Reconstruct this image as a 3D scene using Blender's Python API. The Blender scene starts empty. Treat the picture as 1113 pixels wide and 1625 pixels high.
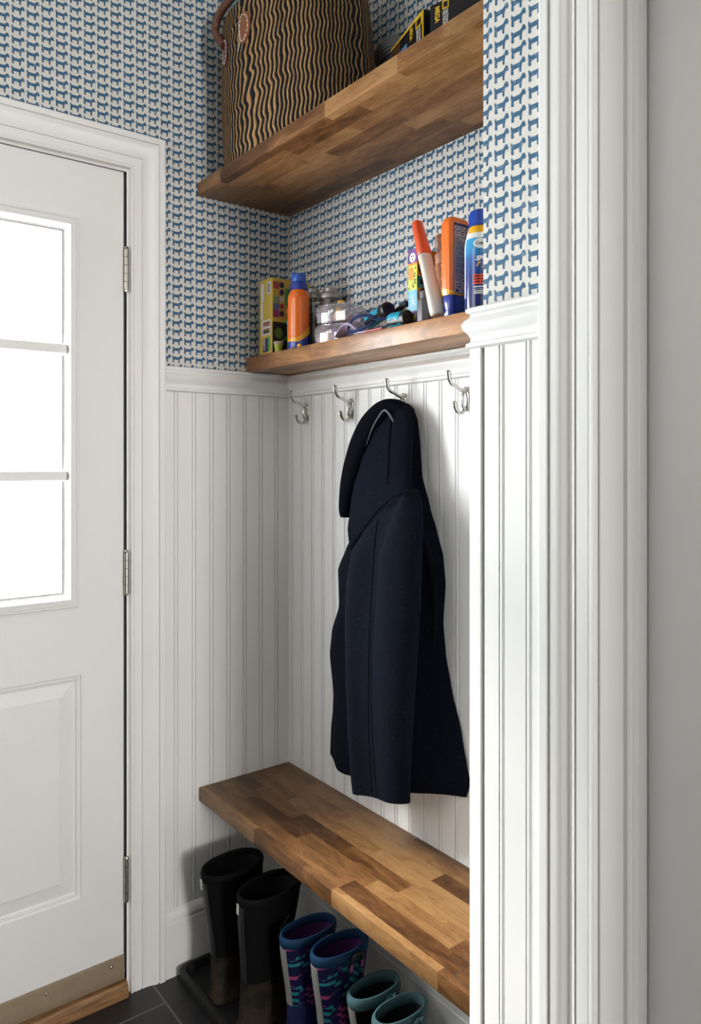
import bpy, bmesh, math, random
from mathutils import Vector, Matrix
PI = math.pi
random.seed(7)
S = bpy.context.scene
COL = S.collection

# ------------------------------------------------------------------ camera, light, exposure
cam_data = bpy.data.cameras.new('camera')
cam = bpy.data.objects.new('camera', cam_data)
COL.objects.link(cam)
cam.location = (1.892, -1.219, 1.37)
cam.rotation_euler = (PI/2, 0, math.atan2(0.795, 0.607))
cam_data.sensor_fit = 'HORIZONTAL'
cam_data.sensor_width = 36.0
cam_data.lens = 36.0*1202.19/1113.0
cam_data.shift_x = 0.0
cam_data.shift_y = -(812.5-727.0)/1113.0
cam_data.clip_start = 0.02
S.camera = cam

world = bpy.data.worlds.new('sky')
S.world = world
world.use_nodes = True
wn = world.node_tree.nodes
wn['Background'].inputs[0].default_value = (0.93, 0.97, 1.0, 1)
wn['Background'].inputs[1].default_value = 2.0

def area(name, loc, rot, sx, sy, power, color, spread=PI):
    l = bpy.data.lights.new(name, 'AREA')
    l.shape = 'RECTANGLE'; l.size = sx; l.size_y = sy
    l.energy = power; l.color = color; l.spread = spread
    o = bpy.data.objects.new(name, l); COL.objects.link(o)
    o.location = loc; o.rotation_euler = rot
    return o
# daylight in the door's glass; added fill lamps far right and behind the camera
area('door_daylight', (-0.10, -0.908, 1.475), (0, -PI/2, 0), 0.92, 0.54, 56.0, (0.96, 0.98, 1.0))
area('room_fill', (9.95, -1.10, 1.55), (0, PI/2, 0), 1.5, 1.3, 330.0, (1.0, 0.965, 0.92))
area('front_fill', (0.55, -2.72, 2.05), (PI/2, 0, 0), 1.0, 0.9, 13.0, (1.0, 0.975, 0.94))
sun_l = bpy.data.lights.new('hazy_sun', 'SUN'); sun_l.energy = 38.0; sun_l.angle = math.radians(32); sun_l.color = (1.0, 0.97, 0.92)
sun_o = bpy.data.objects.new('hazy_sun', sun_l); COL.objects.link(sun_o); sun_o.location = (-3, -4, 5)
sun_o.rotation_euler = Vector((0.80, 0.60, -1.02)).to_track_quat('-Z', 'Y').to_euler()

S.view_settings.view_transform = 'Standard'
S.view_settings.look = 'None'
S.view_settings.exposure = 0.0
S.view_settings.gamma = 1.0
S.view_settings.use_curve_mapping = False

# ------------------------------------------------------------------ helpers: objects
def obj(name, bm, mats, parent=None, loc=None, smooth=True, angle=38, recalc=True):
    """bmesh in world coordinates -> one mesh object, origin at loc or at its parent"""
    if recalc:
        bmesh.ops.recalc_face_normals(bm, faces=bm.faces[:])
    base = Vector(loc) if loc is not None else Vector((0, 0, 0))
    if parent is not None:
        p, base = parent, Vector((0, 0, 0))
        while p is not None:
            base = base + p.location
            p = p.parent
    bmesh.ops.translate(bm, verts=bm.verts[:], vec=-base)
    if smooth:
        lim = math.radians(angle)
        for f in bm.faces: f.smooth = True
        for e in bm.edges:
            if len(e.link_faces) == 2 and e.calc_face_angle(0) > lim: e.smooth = False
    me = bpy.data.meshes.new(name)
    bm.to_mesh(me); bm.free()
    if not isinstance(mats, (list, tuple)): mats = [mats]
    for m in mats: me.materials.append(m)
    o = bpy.data.objects.new(name, me); COL.objects.link(o)
    if parent is not None: o.parent = parent
    else: o.location = base
    return o
def thing(name, label, cat, loc, group=None):
    o = bpy.data.objects.new(name, None); COL.objects.link(o)
    o.empty_display_size = 0.05
    o.location = loc
    tag(o, label, cat, group)
    return o
def tag(o, label, cat, group=None):
    o['label'] = label; o['category'] = cat
    if group: o['group'] = group
    return o
def struct(name, bm, mats, parent=None, **k):
    o = obj(name, bm, mats, parent, **k)
    if parent is None: o['kind'] = 'structure'
    return o
def plabel(o, text): o['label'] = text; return o

# ------------------------------------------------------------------ helpers: shapes
def NB(): return bmesh.new()
def box(bm, x0, x1, y0, y1, z0, z1, bev=0.0, seg=2, M=None, mi=0):
    r = bmesh.ops.create_cube(bm, size=1.0)
    vs = r['verts']
    for v in vs:
        v.co = Vector(((x0+x1)/2+v.co.x*(x1-x0), (y0+y1)/2+v.co.y*(y1-y0), (z0+z1)/2+v.co.z*(z1-z0)))
    fs = list({f for v in vs for f in v.link_faces})
    if bev:
        es = list({e for v in vs for e in v.link_edges})
        rr = bmesh.ops.bevel(bm, geom=es, offset=bev, segments=seg, affect='EDGES', profile=0.5)
        fs = list({f for f in rr['faces']} | {f for v in rr['verts'] for f in v.link_faces})
        vs = list({v for f in fs for v in f.verts})
    for f in fs: f.material_index = mi
    if M is not None:
        for v in vs: v.co = M @ v.co
    return vs
def loft(bm, rings, cap0=True, cap1=True, closed=True, mi=0, uv=False):
    """rings: lists of 3D points, same count"""
    vr = [[bm.verts.new(p) for p in r] for r in rings]
    n = len(rings[0]); fs = []
    lay = bm.loops.layers.uv.verify() if uv else None
    for i in range(len(vr)-1):
        for j in range(n if closed else n-1):
            k = (j+1) % n
            f = bm.faces.new((vr[i][j], vr[i][k], vr[i+1][k], vr[i+1][j]))
            f.material_index = mi(i, j) if callable(mi) else mi
            fs.append(f)
            if uv:
                U = [(j/n, i), ((j+1)/n, i), ((j+1)/n, i+1), (j/n, i+1)]
                for l, q in zip(f.loops, U): l[lay].uv = q
    m0 = mi(0, 0) if callable(mi) else mi
    m1 = mi(len(vr)-2, 0) if callable(mi) else mi
    if closed and cap0: bm.faces.new(vr[0][::-1]).material_index = m0
    if closed and cap1: bm.faces.new(vr[-1]).material_index = m1
    return vr
def ell(cx, cy, z, a, b, n=40, p=2.0, rot=0.0):
    out = []
    for i in range(n):
        t = 2*PI*i/n
        c, s = math.cos(t), math.sin(t)
        x = a*math.copysign(abs(c)**(2/p), c); y = b*math.copysign(abs(s)**(2/p), s)
        out.append(Vector((cx+x*math.cos(rot)-y*math.sin(rot), cy+x*math.sin(rot)+y*math.cos(rot), z)))
    return out
def lathe(bm, cx, cy, prof, n=40, mi=0, sy=1.0, M=None, p=2.0, rot=0.0):
    """prof: (r, z) from bottom to top"""
    rings = [ell(cx, cy, z, max(r, 1e-5), max(r, 1e-5)*sy, n, p, rot) for r, z in prof]
    if M is not None: rings = [[M @ q for q in r] for r in rings]
    return loft(bm, rings, mi=mi)
def catmull(pts, k=6):
    pts = [Vector(p) for p in pts]; out = []
    P = [pts[0]*2-pts[1]]+pts+[pts[-1]*2-pts[-2]]
    for i in range(1, len(P)-2):
        for s in range(k):
            t = s/k; a, b, c, d = P[i-1], P[i], P[i+1], P[i+2]
            out.append(0.5*((2*b)+(c-a)*t+(2*a-5*b+4*c-d)*t*t+(3*b-a-3*c+d)*t**3))
    out.append(pts[-1]); return out
def lerp_list(a, n):
    out = []
    for i in range(n):
        t = i/(n-1)*(len(a)-1); k = min(int(t), len(a)-2); out.append(a[k]+(a[k+1]-a[k])*(t-k))
    return out
def tube(bm, pts, rad, seg=12, k=6, mi=0, flat=1.0, up=None, caps=True):
    """smooth tube along pts with radius list; flat squashes one axis"""
    P = catmull(pts, k) if k > 1 else [Vector(p) for p in pts]
    R = lerp_list(rad if isinstance(rad, (list, tuple)) else [rad, rad], len(P))
    rings = []; u = None
    for i, p in enumerate(P):
        t = (P[min(i+1, len(P)-1)]-P[max(i-1, 0)]).normalized()
        if up is not None: u = (Vector(up)-t*t.dot(Vector(up))).normalized()
        elif u is None:
            u = t.orthogonal().normalized()
        else: u = (u-t*t.dot(u)).normalized()
        w = t.cross(u)
        rings.append([p+u*math.cos(2*PI*j/seg)*R[i]+w*math.sin(2*PI*j/seg)*R[i]*flat for j in range(seg)])
    loft(bm, rings, caps, caps, mi=mi)
def ring(bm, path, r, seg=10, sz=1.0, mi=0):
    """closed tube along a closed loop of points"""
    n = len(path); rows = []
    for i, p in enumerate(path):
        t = (path[(i+1) % n]-path[i-1]).normalized(); u = Vector((0, 0, 1)); w = t.cross(u).normalized()
        rows.append([bm.verts.new(p+w*math.cos(2*PI*j/seg)*r+u*math.sin(2*PI*j/seg)*r*sz) for j in range(seg)])
    for i in range(n):
        for j in range(seg):
            k = (j+1) % seg
            f = bm.faces.new((rows[i][j], rows[i][k], rows[(i+1) % n][k], rows[(i+1) % n][j])); f.material_index = mi
def sphere(bm, c, rx, ry=None, rz=None, mi=0, u=16, v=10):
    ry = rx if ry is None else ry; rz = rx if rz is None else rz
    r = bmesh.ops.create_uvsphere(bm, u_segments=u, v_segments=v, radius=1.0)
    for q in r['verts']: q.co = Vector((c[0]+q.co.x*rx, c[1]+q.co.y*ry, c[2]+q.co.z*rz))
    for f in {f for q in r['verts'] for f in q.link_faces}: f.material_index = mi
def quad(bm, pts, mi=0):
    f = bm.faces.new([bm.verts.new(p) for p in pts]); f.material_index = mi; return f
def slab(bm, o, ux, uy, un, poly, h, mi=0):
    """thin solid polygon: poly in (a,b) on the plane o+a*ux+b*uy, thickness h along un"""
    o, ux, uy, un = Vector(o), Vector(ux), Vector(uy), Vector(un)
    lo = [bm.verts.new(o+ux*a+uy*b) for a, b in poly]; hi = [bm.verts.new(o+ux*a+uy*b+un*h) for a, b in poly]
    n = len(poly); F = [bm.faces.new(hi)]
    for i in range(n): F.append(bm.faces.new((lo[i], lo[(i+1) % n], hi[(i+1) % n], hi[i])))
    for f in F: f.material_index = mi
def rect(a0, a1, b0, b1): return [(a0, b0), (a1, b0), (a1, b1), (a0, b1)]
def oval(ca, cb, ra, rb, n=20, rot=0):
    return [(ca+ra*math.cos(2*PI*i/n)*math.cos(rot)-rb*math.sin(2*PI*i/n)*math.sin(rot), cb+ra*math.cos(2*PI*i/n)*math.sin(rot)+rb*math.sin(2*PI*i/n)*math.cos(rot)) for i in range(n)]
_tc = {}
def text_geo(body, size, align='LEFT', bold=0.0, shear=0.0):
    key = (body, size, align, bold, shear)
    if key not in _tc:
        c = bpy.data.curves.new('lettering_source', 'FONT'); c.body = body; c.size = size; c.align_x = align
        c.offset = bold; c.shear = shear; c.resolution_u = 3
        o = bpy.data.objects.new('lettering_source', c); COL.objects.link(o)
        bpy.context.view_layer.update()
        me = bpy.data.meshes.new_from_object(o.evaluated_get(bpy.context.evaluated_depsgraph_get()))
        _tc[key] = ([tuple(v.co) for v in me.vertices], [tuple(p.vertices) for p in me.polygons])
        bpy.data.objects.remove(o); bpy.data.curves.remove(c); bpy.data.meshes.remove(me)
    return _tc[key]
def text(bm, body, size, fn, align='LEFT', bold=0.0, shear=0.0, mi=0):
    """lettering: fn maps flat (x, y) to a point of the world"""
    vs, fs = text_geo(body, size, align, bold, shear)
    V = [bm.verts.new(fn(x, y)) for x, y, _ in vs]
    for f in fs:
        try: bm.faces.new([V[i] for i in f]).material_index = mi
        except ValueError: pass

# ------------------------------------------------------------------ helpers: materials
class G:
    def __init__(s, name):
        s.m = bpy.data.materials.new(name); s.m.use_nodes = True
        s.t = s.m.node_tree; s.N = s.t.nodes; s.b = s.N['Principled BSDF']; s.out = s.N['Material Output']
    def n(s, typ, ins=None, **props):
        d = s.N.new(typ)
        for k, v in props.items(): setattr(d, k, v)
        for k, v in (ins or {}).items(): s.put(d.inputs[k], v)
        return d
    def put(s, sock, v):
        if isinstance(v, bpy.types.NodeSocket): s.t.links.new(v, sock)
        elif isinstance(v, bpy.types.Node): s.t.links.new(v.outputs[0], sock)
        else: sock.default_value = v
    def math(s, op, a, b=0.0, c=0.0, clamp=False):
        d = s.N.new('ShaderNodeMath'); d.operation = op; d.use_clamp = clamp
        for i, v in enumerate((a, b, c)): s.put(d.inputs[i], v)
        return d.outputs[0]
    def coord(s, kind='Object'): return s.n('ShaderNodeTexCoord').outputs[kind]
    def xyz(s, v):
        d = s.n('ShaderNodeSeparateXYZ', {0: v}); return d.outputs
    def vec(s, x, y, z): return s.n('ShaderNodeCombineXYZ', {0: x, 1: y, 2: z}).outputs[0]
    def scale(s, v, x, y, z): return s.n('ShaderNodeMapping', {0: v, 3: (x, y, z)}).outputs[0]
    def noise(s, v, sc, det=4.0, rough=0.55, dist=0.0):
        return s.n('ShaderNodeTexNoise', {'Vector': v, 'Scale': sc, 'Detail': det, 'Roughness': rough, 'Distortion': dist}).outputs[0]
    def ramp(s, f, stops, interp='LINEAR'):
        d = s.n('ShaderNodeValToRGB', {0: f}); r = d.color_ramp; r.interpolation = interp
        while len(r.elements) < len(stops): r.elements.new(0.5)
        for e, (p, c) in zip(r.elements, stops):
            e.position = p; e.color = (*c, 1) if len(c) == 3 else c
        return d.outputs[0]
    def mix(s, f, a, b):
        d = s.n('ShaderNodeMix', data_type='RGBA')
        s.put(d.inputs[0], f)
        for i, v in ((6, a), (7, b)): s.put(d.inputs[i], (*v, 1) if isinstance(v, tuple) and len(v) == 3 else v)
        return d.outputs[2]
    def bump(s, h, strength=0.2, dist=0.002):
        d = s.n('ShaderNodeBump', {'Strength': strength, 'Distance': dist, 'Height': h})
        s.t.links.new(d.outputs[0], s.b.inputs['Normal'])
    def set(s, color=None, rough=None, metal=None, **k):
        if color is not None: s.put(s.b.inputs['Base Color'], (*color, 1) if isinstance(color, tuple) and len(color) == 3 else color)
        if rough is not None: s.put(s.b.inputs['Roughness'], rough)
        if metal is not None: s.b.inputs['Metallic'].default_value = metal
        for kk, v in k.items(): s.put(s.b.inputs[kk.replace('_', ' ')], v)
        return s
def plain(name, color, rough=0.5, var=0.06, sc=40, metal=0.0, bump=0.0, **k):
    g = G(name); v = g.coord()
    f = g.noise(v, sc, 3)
    c = g.mix(f, tuple(max(0, q*(1-var)) for q in color), tuple(min(1, q*(1+var)) for q in color))
    g.set(c, rough, metal, **k)
    if bump: g.bump(f, bump, 0.002)
    return g.m
def paint(name, color=(0.80, 0.80, 0.79), rough=0.42):
    """brushed white woodwork paint"""
    g = G(name); v = g.coord()
    br = g.noise(g.scale(v, 260, 260, 7), 1.0, 3)
    bl = g.noise(v, 6, 3)
    c = g.mix(bl, tuple(q*0.975 for q in color), tuple(min(1, q*1.015) for q in color))
    sp = g.noise(v, 95, 2)
    mk = g.math('GREATER_THAN', sp, 0.79)
    c = g.mix(g.math('MULTIPLY', mk, 0.25), c, (0.45, 0.42, 0.38))
    g.set(c, rough); g.bump(br, 0.10, 0.0015)
    return g.m
def wallpaper_ground():
    g = G('wallpaper cream ground'); v = g.coord()
    w = g.noise(g.scale(v, 900, 900, 60), 1.0, 2); w2 = g.noise(g.scale(v, 60, 60, 900), 1.0, 2)
    f = g.math('ADD', g.math('MULTIPLY', w, 0.5), g.math('MULTIPLY', w2, 0.5))
    g.set(g.mix(f, (0.60, 0.585, 0.545), (0.73, 0.715, 0.67)), 0.75); g.bump(f, 0.15, 0.001)
    return g.m
def wallpaper_dog():
    g = G('wallpaper blue dog print'); v = g.coord()
    f = g.noise(v, 120, 3, 0.6)
    k = g.ramp(f, [(0.56, (0, 0, 0)), (0.70, (1, 1, 1))])
    g.set(g.mix(k, (0.028, 0.108, 0.205), (0.15, 0.27, 0.40)), 0.7)
    return g.m
def wood(name, w=0.0425, seed=0.0, bright=1.0, spec=0.22, coat=0.03):
    """butcher block: staves along x, rows across y, each stave its own tone and figure"""
    g = G(name); v = g.coord(); x, y, z = g.xyz(v)
    row = g.math('FLOOR', g.math('DIVIDE', g.math('ADD', y, seed), w))
    r1 = g.n('ShaderNodeTexWhiteNoise', {'W': g.math('ADD', row, seed*13+3.3)}, noise_dimensions='1D').outputs[0]
    xs = g.math('DIVIDE', g.math('ADD', x, g.math('MULTIPLY', r1, 3.7)), g.math('ADD', 0.20, g.math('MULTIPLY', r1, 0.14)))
    col = g.math('FLOOR', xs)
    rnd = g.n('ShaderNodeTexWhiteNoise', {0: g.vec(row, col, seed)}, noise_dimensions='3D')
    rv = rnd.outputs[0]; rc = g.xyz(rnd.outputs[1])
    off = g.vec(g.math('MULTIPLY', rc[0], 9), g.math('MULTIPLY', rc[1], 9), g.math('MULTIPLY', rc[2], 9))
    pv = g.n('ShaderNodeVectorMath', {0: v, 1: off}, operation='ADD').outputs[0]
    fine = g.noise(g.scale(pv, 16, 330, 330), 1.0, 6, 0.68)
    blot = g.noise(g.scale(pv, 8, 30, 30), 1.0, 6, 0.66, 1.1)
    grit = g.noise(g.scale(pv, 260, 700, 700), 1.0, 2)
    t = g.math('ADD', g.math('SUBTRACT', g.math('MULTIPLY', rv, 0.38), 0.05), g.math('ADD', g.math('MULTIPLY', blot, 0.74), g.math('ADD', g.math('MULTIPLY', fine, 0.26), g.math('MULTIPLY', grit, 0.24))))
    b = bright
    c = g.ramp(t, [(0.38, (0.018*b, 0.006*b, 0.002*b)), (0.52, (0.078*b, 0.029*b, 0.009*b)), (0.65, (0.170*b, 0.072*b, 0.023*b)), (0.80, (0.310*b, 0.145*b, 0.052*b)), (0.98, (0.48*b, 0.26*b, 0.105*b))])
    fy = g.math('FRACT', g.math('DIVIDE', g.math('ADD', y, seed), w)); fx = g.math('FRACT', xs)
    seam = g.math('MAXIMUM', g.math('LESS_THAN', fy, 0.02), g.math('LESS_THAN', fx, 0.004))
    c = g.mix(g.math('MULTIPLY', seam, 0.45), c, (0.04, 0.018, 0.008))
    g.set(c, g.math('ADD', 0.32, g.math('MULTIPLY', fine, 0.16)), Specular_IOR_Level=spec, Coat_Weight=coat, Coat_Roughness=0.25)
    g.bump(fine, 0.06, 0.001)
    return g.m
def clear_plastic(name, tint=(1, 1, 1), rough=0.06, refl=0.10, haze=0.0, hazecol=(0.8, 0.8, 0.85)):
    g = G(name); g.N.remove(g.b)
    tr = g.n('ShaderNodeBsdfTransparent', {0: (*tint, 1)})
    gl = g.n('ShaderNodeBsdfGlossy', {'Color': (1, 1, 1, 1), 'Roughness': rough})
    lw = g.n('ShaderNodeLayerWeight', {0: 0.25})
    f = g.math('ADD', g.math('MULTIPLY', lw.outputs[1], 0.5), refl, clamp=True)
    mx = g.n('ShaderNodeMixShader', {0: f, 1: tr.outputs[0], 2: gl.outputs[0]})
    last = mx.outputs[0]
    if haze:
        df = g.n('ShaderNodeBsdfDiffuse', {0: (*hazecol, 1)})
        last = g.n('ShaderNodeMixShader', {0: haze, 1: last, 2: df.outputs[0]}).outputs[0]
    g.t.links.new(last, g.out.inputs[0])
    return g.m

WHITE = paint('white woodwork paint')
WALLW = paint('white wall paint', (0.78, 0.775, 0.76), 0.6)
DOORW = paint('white door paint', (0.79, 0.79, 0.785), 0.45)
ROOMW = plain('grey green room paint', (0.14, 0.145, 0.135), 0.7)  # dark tone for the unseen walls, set to cut bounced light
CREAM, DOG = wallpaper_ground(), wallpaper_dog()
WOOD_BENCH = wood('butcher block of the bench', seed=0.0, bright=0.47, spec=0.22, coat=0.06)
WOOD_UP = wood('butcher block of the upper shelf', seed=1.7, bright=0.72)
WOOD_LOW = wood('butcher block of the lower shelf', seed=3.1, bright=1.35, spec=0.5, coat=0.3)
CHROME = plain('polished chrome', (0.62, 0.61, 0.59), 0.06, 0.02, 30, 1.0)
NICKEL = plain('brushed nickel', (0.50, 0.48, 0.44), 0.32, 0.12, 120, 1.0)
GAP = plain('dark weatherstrip gap', (0.04, 0.04, 0.042), 0.7)
BLACK = plain('black plastic', (0.012, 0.012, 0.013), 0.35)
GLASS = clear_plastic('window glass', (0.98, 0.99, 0.985), 0.0, 0.04)

# ------------------------------------------------------------------ setting: floor, walls, ceiling
ZB = 0.0
def floor_mat():
    g = G('dark slate tile with grey grout'); v = g.coord(); x, y, z = g.xyz(v)
    ry = g.math('DIVIDE', g.math('ADD', y, 0.432), 0.305); row = g.math('FLOOR', ry)
    sh = g.math('MULTIPLY', g.math('FRACT', g.math('MULTIPLY', row, 0.5)), 0.61)
    rx = g.math('DIVIDE', g.math('SUBTRACT', g.math('ADD', x, 0.21), sh), 0.61)
    fx, fy = g.math('FRACT', rx), g.math('FRACT', ry)
    gx = g.math('LESS_THAN', g.math('MINIMUM', fx, g.math('SUBTRACT', 1.0, fx)), 0.0042)
    gy = g.math('LESS_THAN', g.math('MINIMUM', fy, g.math('SUBTRACT', 1.0, fy)), 0.0085)
    gr = g.math('MAXIMUM', gx, gy)
    n1 = g.noise(v, 7, 6, 0.65, 1.2); n2 = g.noise(v, 60, 3)
    base = g.ramp(g.math('ADD', g.math('MULTIPLY', n1, 0.7), g.math('MULTIPLY', n2, 0.3)), [(0.35, (0.006, 0.006, 0.007)), (0.65, (0.024, 0.024, 0.026))])
    g.set(g.mix(gr, base, (0.13, 0.13, 0.13)), g.math('ADD', 0.42, g.math('MULTIPLY', gr, 0.4)))
    g.bump(g.math('SUBTRACT', n1, g.math('MULTIPLY', gr, 0.8)), 0.25, 0.002)
    return g.m
b = NB(); box(b, -0.14, 10.2, -2.9, 0.14, -0.1, 0.0)
struct('floor', b, floor_mat(), smooth=False)
b = NB(); box(b, -0.14, 10.2, -2.9, 0.14, 2.80, 2.9)
struct('ceiling', b, WALLW, smooth=False)

DOGP = [(513,336),(530,361),(541,394),(690,396),(718,366),(740,327),(757,329),(770,334),(782,365),(797,413),(775,432),(742,410),(726,440),(715,458),(705,552),(715,578),(690,573),(680,548),(683,478),(625,474),(562,470),(548,495),(550,523),(560,556),(543,566),(522,553),(514,530),(517,500),(520,436),(509,380)]
DOGP = [((x-510)*0.0000985, -(y-343)*0.0000807) for x, y in DOGP]
def grow(P, d):
    out = []
    for i in range(len(P)):
        a, p, q = Vector(P[i-1]), Vector(P[i]), Vector(P[(i+1) % len(P)])
        t = ((p-a).normalized()+(q-p).normalized()).normalized()
        out.append((p.x-t.y*d, p.y+t.x*d))
    return out
DOGP = grow(DOGP, 0.00075)
def clip(poly, ax, val, keep_less):
    out = []
    for i in range(len(poly)):
        p, q = poly[i-1], poly[i]
        ip = (p[ax] <= val) == keep_less; iq = (q[ax] <= val) == keep_less
        if ip != iq:
            t = (val-p[ax])/(q[ax]-p[ax]); out.append((p[0]+(q[0]-p[0])*t, p[1]+(q[1]-p[1])*t))
        if iq: out.append(q)
    return out
def dogs(bm, fn, a0, a1, z0, z1, ph_a, ph_z, pa, pz, skip=None):
    k0, k1 = math.floor((a0-ph_a)/pa)-1, math.ceil((a1-ph_a)/pa)+1
    j0, j1 = math.floor((z0-ph_z)/pz)-1, math.ceil((z1-ph_z)/pz)+1
    rr = random.Random(3)
    for k in range(k0, k1):
        for j in range(j0, j1):
            ja, jz = rr.uniform(-0.0006, 0.0006), rr.uniform(-0.0006, 0.0006)
            P = [(ph_a+k*pa+ja+x, ph_z+j*pz+jz+z) for x, z in DOGP]
            if skip and skip(P[0][0], P[0][1]): continue
            for ax, val, less in ((0, a0, False), (0, a1, True), (1, z0, False), (1, z1, True)):
                if P: P = clip(P, ax, val, less)
            if len(P) > 2:
                f = bm.faces.new([bm.verts.new(fn(a, z)) for a, z in P]); f.material_index = 1
def wall(name, boxes, fn=None, **k):
    bm = NB()
    for q in boxes: box(bm, *q)
    bmesh.ops.recalc_face_normals(bm, faces=bm.faces[:])
    if fn: fn(bm)
    return struct(name, bm, [CREAM, DOG, WALLW], smooth=False, recalc=False)
DY0, DY1, DZ = -1.325, -0.497, 2.108      # entry door opening in the left wall
wl = wall('wall_left', [(-0.14, 0, DY1, 0.14, 0, 2.8), (-0.14, 0, -2.9, DY0, 0, 2.8), (-0.14, 0, DY0, DY1, DZ, 2.8)],
     lambda bm: dogs(bm, lambda a, z: (0.0003, a, z), -1.45, -0.001, 1.60, 2.79, -0.4046, 2.5045, 0.0335, 0.0239,
                     lambda a, z: z < 2.16 and a < -0.43))
wb = wall('wall_back', [(0, 10.2, 0, 0.14, 0, 2.8)],
     lambda bm: dogs(bm, lambda a, z: (a, -0.0003, z), 0.001, 1.048, 1.60, 2.79, 0.0238, 1.9571, 0.0333, 0.0252))
WX, WY = 1.049, -0.305
wr = wall('wall_right', [(WX, 1.264, WY, 0, 0, 2.8)],
     lambda bm: dogs(bm, lambda a, z: (a, WY-0.0003, z), WX+0.0005, 1.19, 1.60, 2.79, 1.0395, 2.0816, 0.0339, 0.0247))
b = NB(); box(b, 1.264, 2.06, WY, 0, 2.11, 2.8); box(b, 2.06, 10.2, WY, 0, 0, 2.8)
struct('wall_right_side', b, WALLW, smooth=False)
b = NB(); box(b, 10.06, 10.2, -2.9, WY, 0, 2.8); struct('wall_far_right', b, ROOMW, smooth=False)  # room stretched out of view to hold the distant fill lamp
b = NB(); box(b, 0, 10.06, -2.9, -2.76, 0, 2.8); struct('wall_behind', b, ROOMW, smooth=False)

# beadboard panelling: profile of flat boards with a bead between two quirks
BT = 0.012
def bead_profile(a0, a1, beads):
    """list of (a, h) along the wall"""
    P = [(a0, BT)]
    for c in sorted(beads):
        if c-0.008 < a0+0.002 or c+0.008 > a1-0.002: continue
        P += [(c-0.0062, BT), (c-0.0056, BT-0.0034), (c-0.0044, BT-0.0034), (c-0.0034, BT-0.0004), (c-0.001, BT+0.0006), (c+0.001, BT+0.0006), (c+0.0034, BT-0.0004), (c+0.0044, BT-0.0034), (c+0.0056, BT-0.0034), (c+0.0062, BT)]
    return P+[(a1, BT)]
def beadboard(bm, prof, fn, z0, z1):
    lo = [bm.verts.new(fn(a, h, z0)) for a, h in prof]; hi = [bm.verts.new(fn(a, h, z1)) for a, h in prof]
    for i in range(len(prof)-1): bm.faces.new((lo[i], lo[i+1], hi[i+1], hi[i]))
    f0 = [bm.verts.new(fn(prof[0][0], 0, z)) for z in (z0, z1)]; f1 = [bm.verts.new(fn(prof[-1][0], 0, z)) for z in (z0, z1)]
    bm.faces.new((lo[0], hi[0], f0[1], f0[0])); bm.faces.new((lo[-1], f1[0], f1[1], hi[-1]))
    bm.faces.new([f0[1]]+hi+[f1[1]]); bm.faces.new([f0[0]]+lo+[f1[0]])
RZ = 1.613                                  # top of the chair rail
b = NB(); beadboard(b, bead_profile(-0.40, 0, [-0.0025-0.0521*k for k in range(8)]), lambda a, h, z: (h, a, z), 0.17, RZ-0.06)
o = struct('beadboard', b, WHITE, wl, angle=20)
b = NB(); beadboard(b, bead_profile(0, WX, [0.1344+0.0514*k for k in range(-2, 18)]), lambda a, h, z: (a, -h, z), 0.10, RZ-0.06)
struct('beadboard', b, WHITE, wb, angle=20)
b = NB()
beadboard(b, bead_profile(1.0625, 1.181, [1.0984, 1.1513]), lambda a, h, z: (a, WY-h, z), 0.0, RZ-0.06)
beadboard(b, bead_profile(WY+0.001, 0, [WY+0.05*k for k in range(1, 6)]), lambda a, h, z: (WX-h-0.005, a, z), 0.0, RZ-0.06)
box(b, WX-0.0165, 1.0570, WY-0.0150, WY+0.01, 0, RZ-0.06, 0.0012)     # corner board
struct('beadboard', b, WHITE, wr, angle=20)

RAIL = [(o_*.82, z_) for o_, z_ in [(0,0),(.021,0),(.025,-.003),(.0245,-.008),(.018,-.0115),(.0195,-.016),(.027,-.021),(.031,-.028),(.0285,-.036),(.0215,-.043),(.0175,-.050),(.018,-.055),(.0245,-.059),(.0245,-.064),(.0165,-.067),(0,-.067)]]
b = NB()
rows = []
for o_, z_ in RAIL:
    rows.append([b.verts.new(p) for p in ((o_, -0.400, RZ+z_), (o_, -o_, RZ+z_), (WX-o_, -o_, RZ+z_), (WX-o_, WY-o_, RZ+z_), (1.1810, WY-o_, RZ+z_))])
for i in range(len(rows)-1):
    for j in range(4): b.faces.new((rows[i][j], rows[i][j+1], rows[i+1][j+1], rows[i+1][j]))
b.faces.new([r[0] for r in rows]); b.faces.new([r[-1] for r in rows][::-1])
struct('trim_1', b, WHITE, angle=30)

# baseboards
BB = [(0,0),(.019,0),(.019,.140),(.016,.143),(.016,.150),(.021,.153),(.021,.166),(.017,.173),(.012,.178),(0,.178)]
def strip(prof, fn, a0, a1, bm):
    A = [bm.verts.new(fn(a0, h, z)) for h, z in prof]; B = [bm.verts.new(fn(a1, h, z)) for h, z in prof]
    for i in range(len(prof)-1): bm.faces.new((A[i], B[i], B[i+1], A[i+1]))
    bm.faces.new(A); bm.faces.new(B[::-1])
b = NB(); strip(BB, lambda a, h, z: (h, a, z), -0.400, 0, b); struct('baseboard_left', b, WHITE)
b = NB(); strip(BB, lambda a, h, z: (a, -h, z), 0.02, WX-0.018, b); struct('baseboard_back', b, WHITE)

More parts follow.
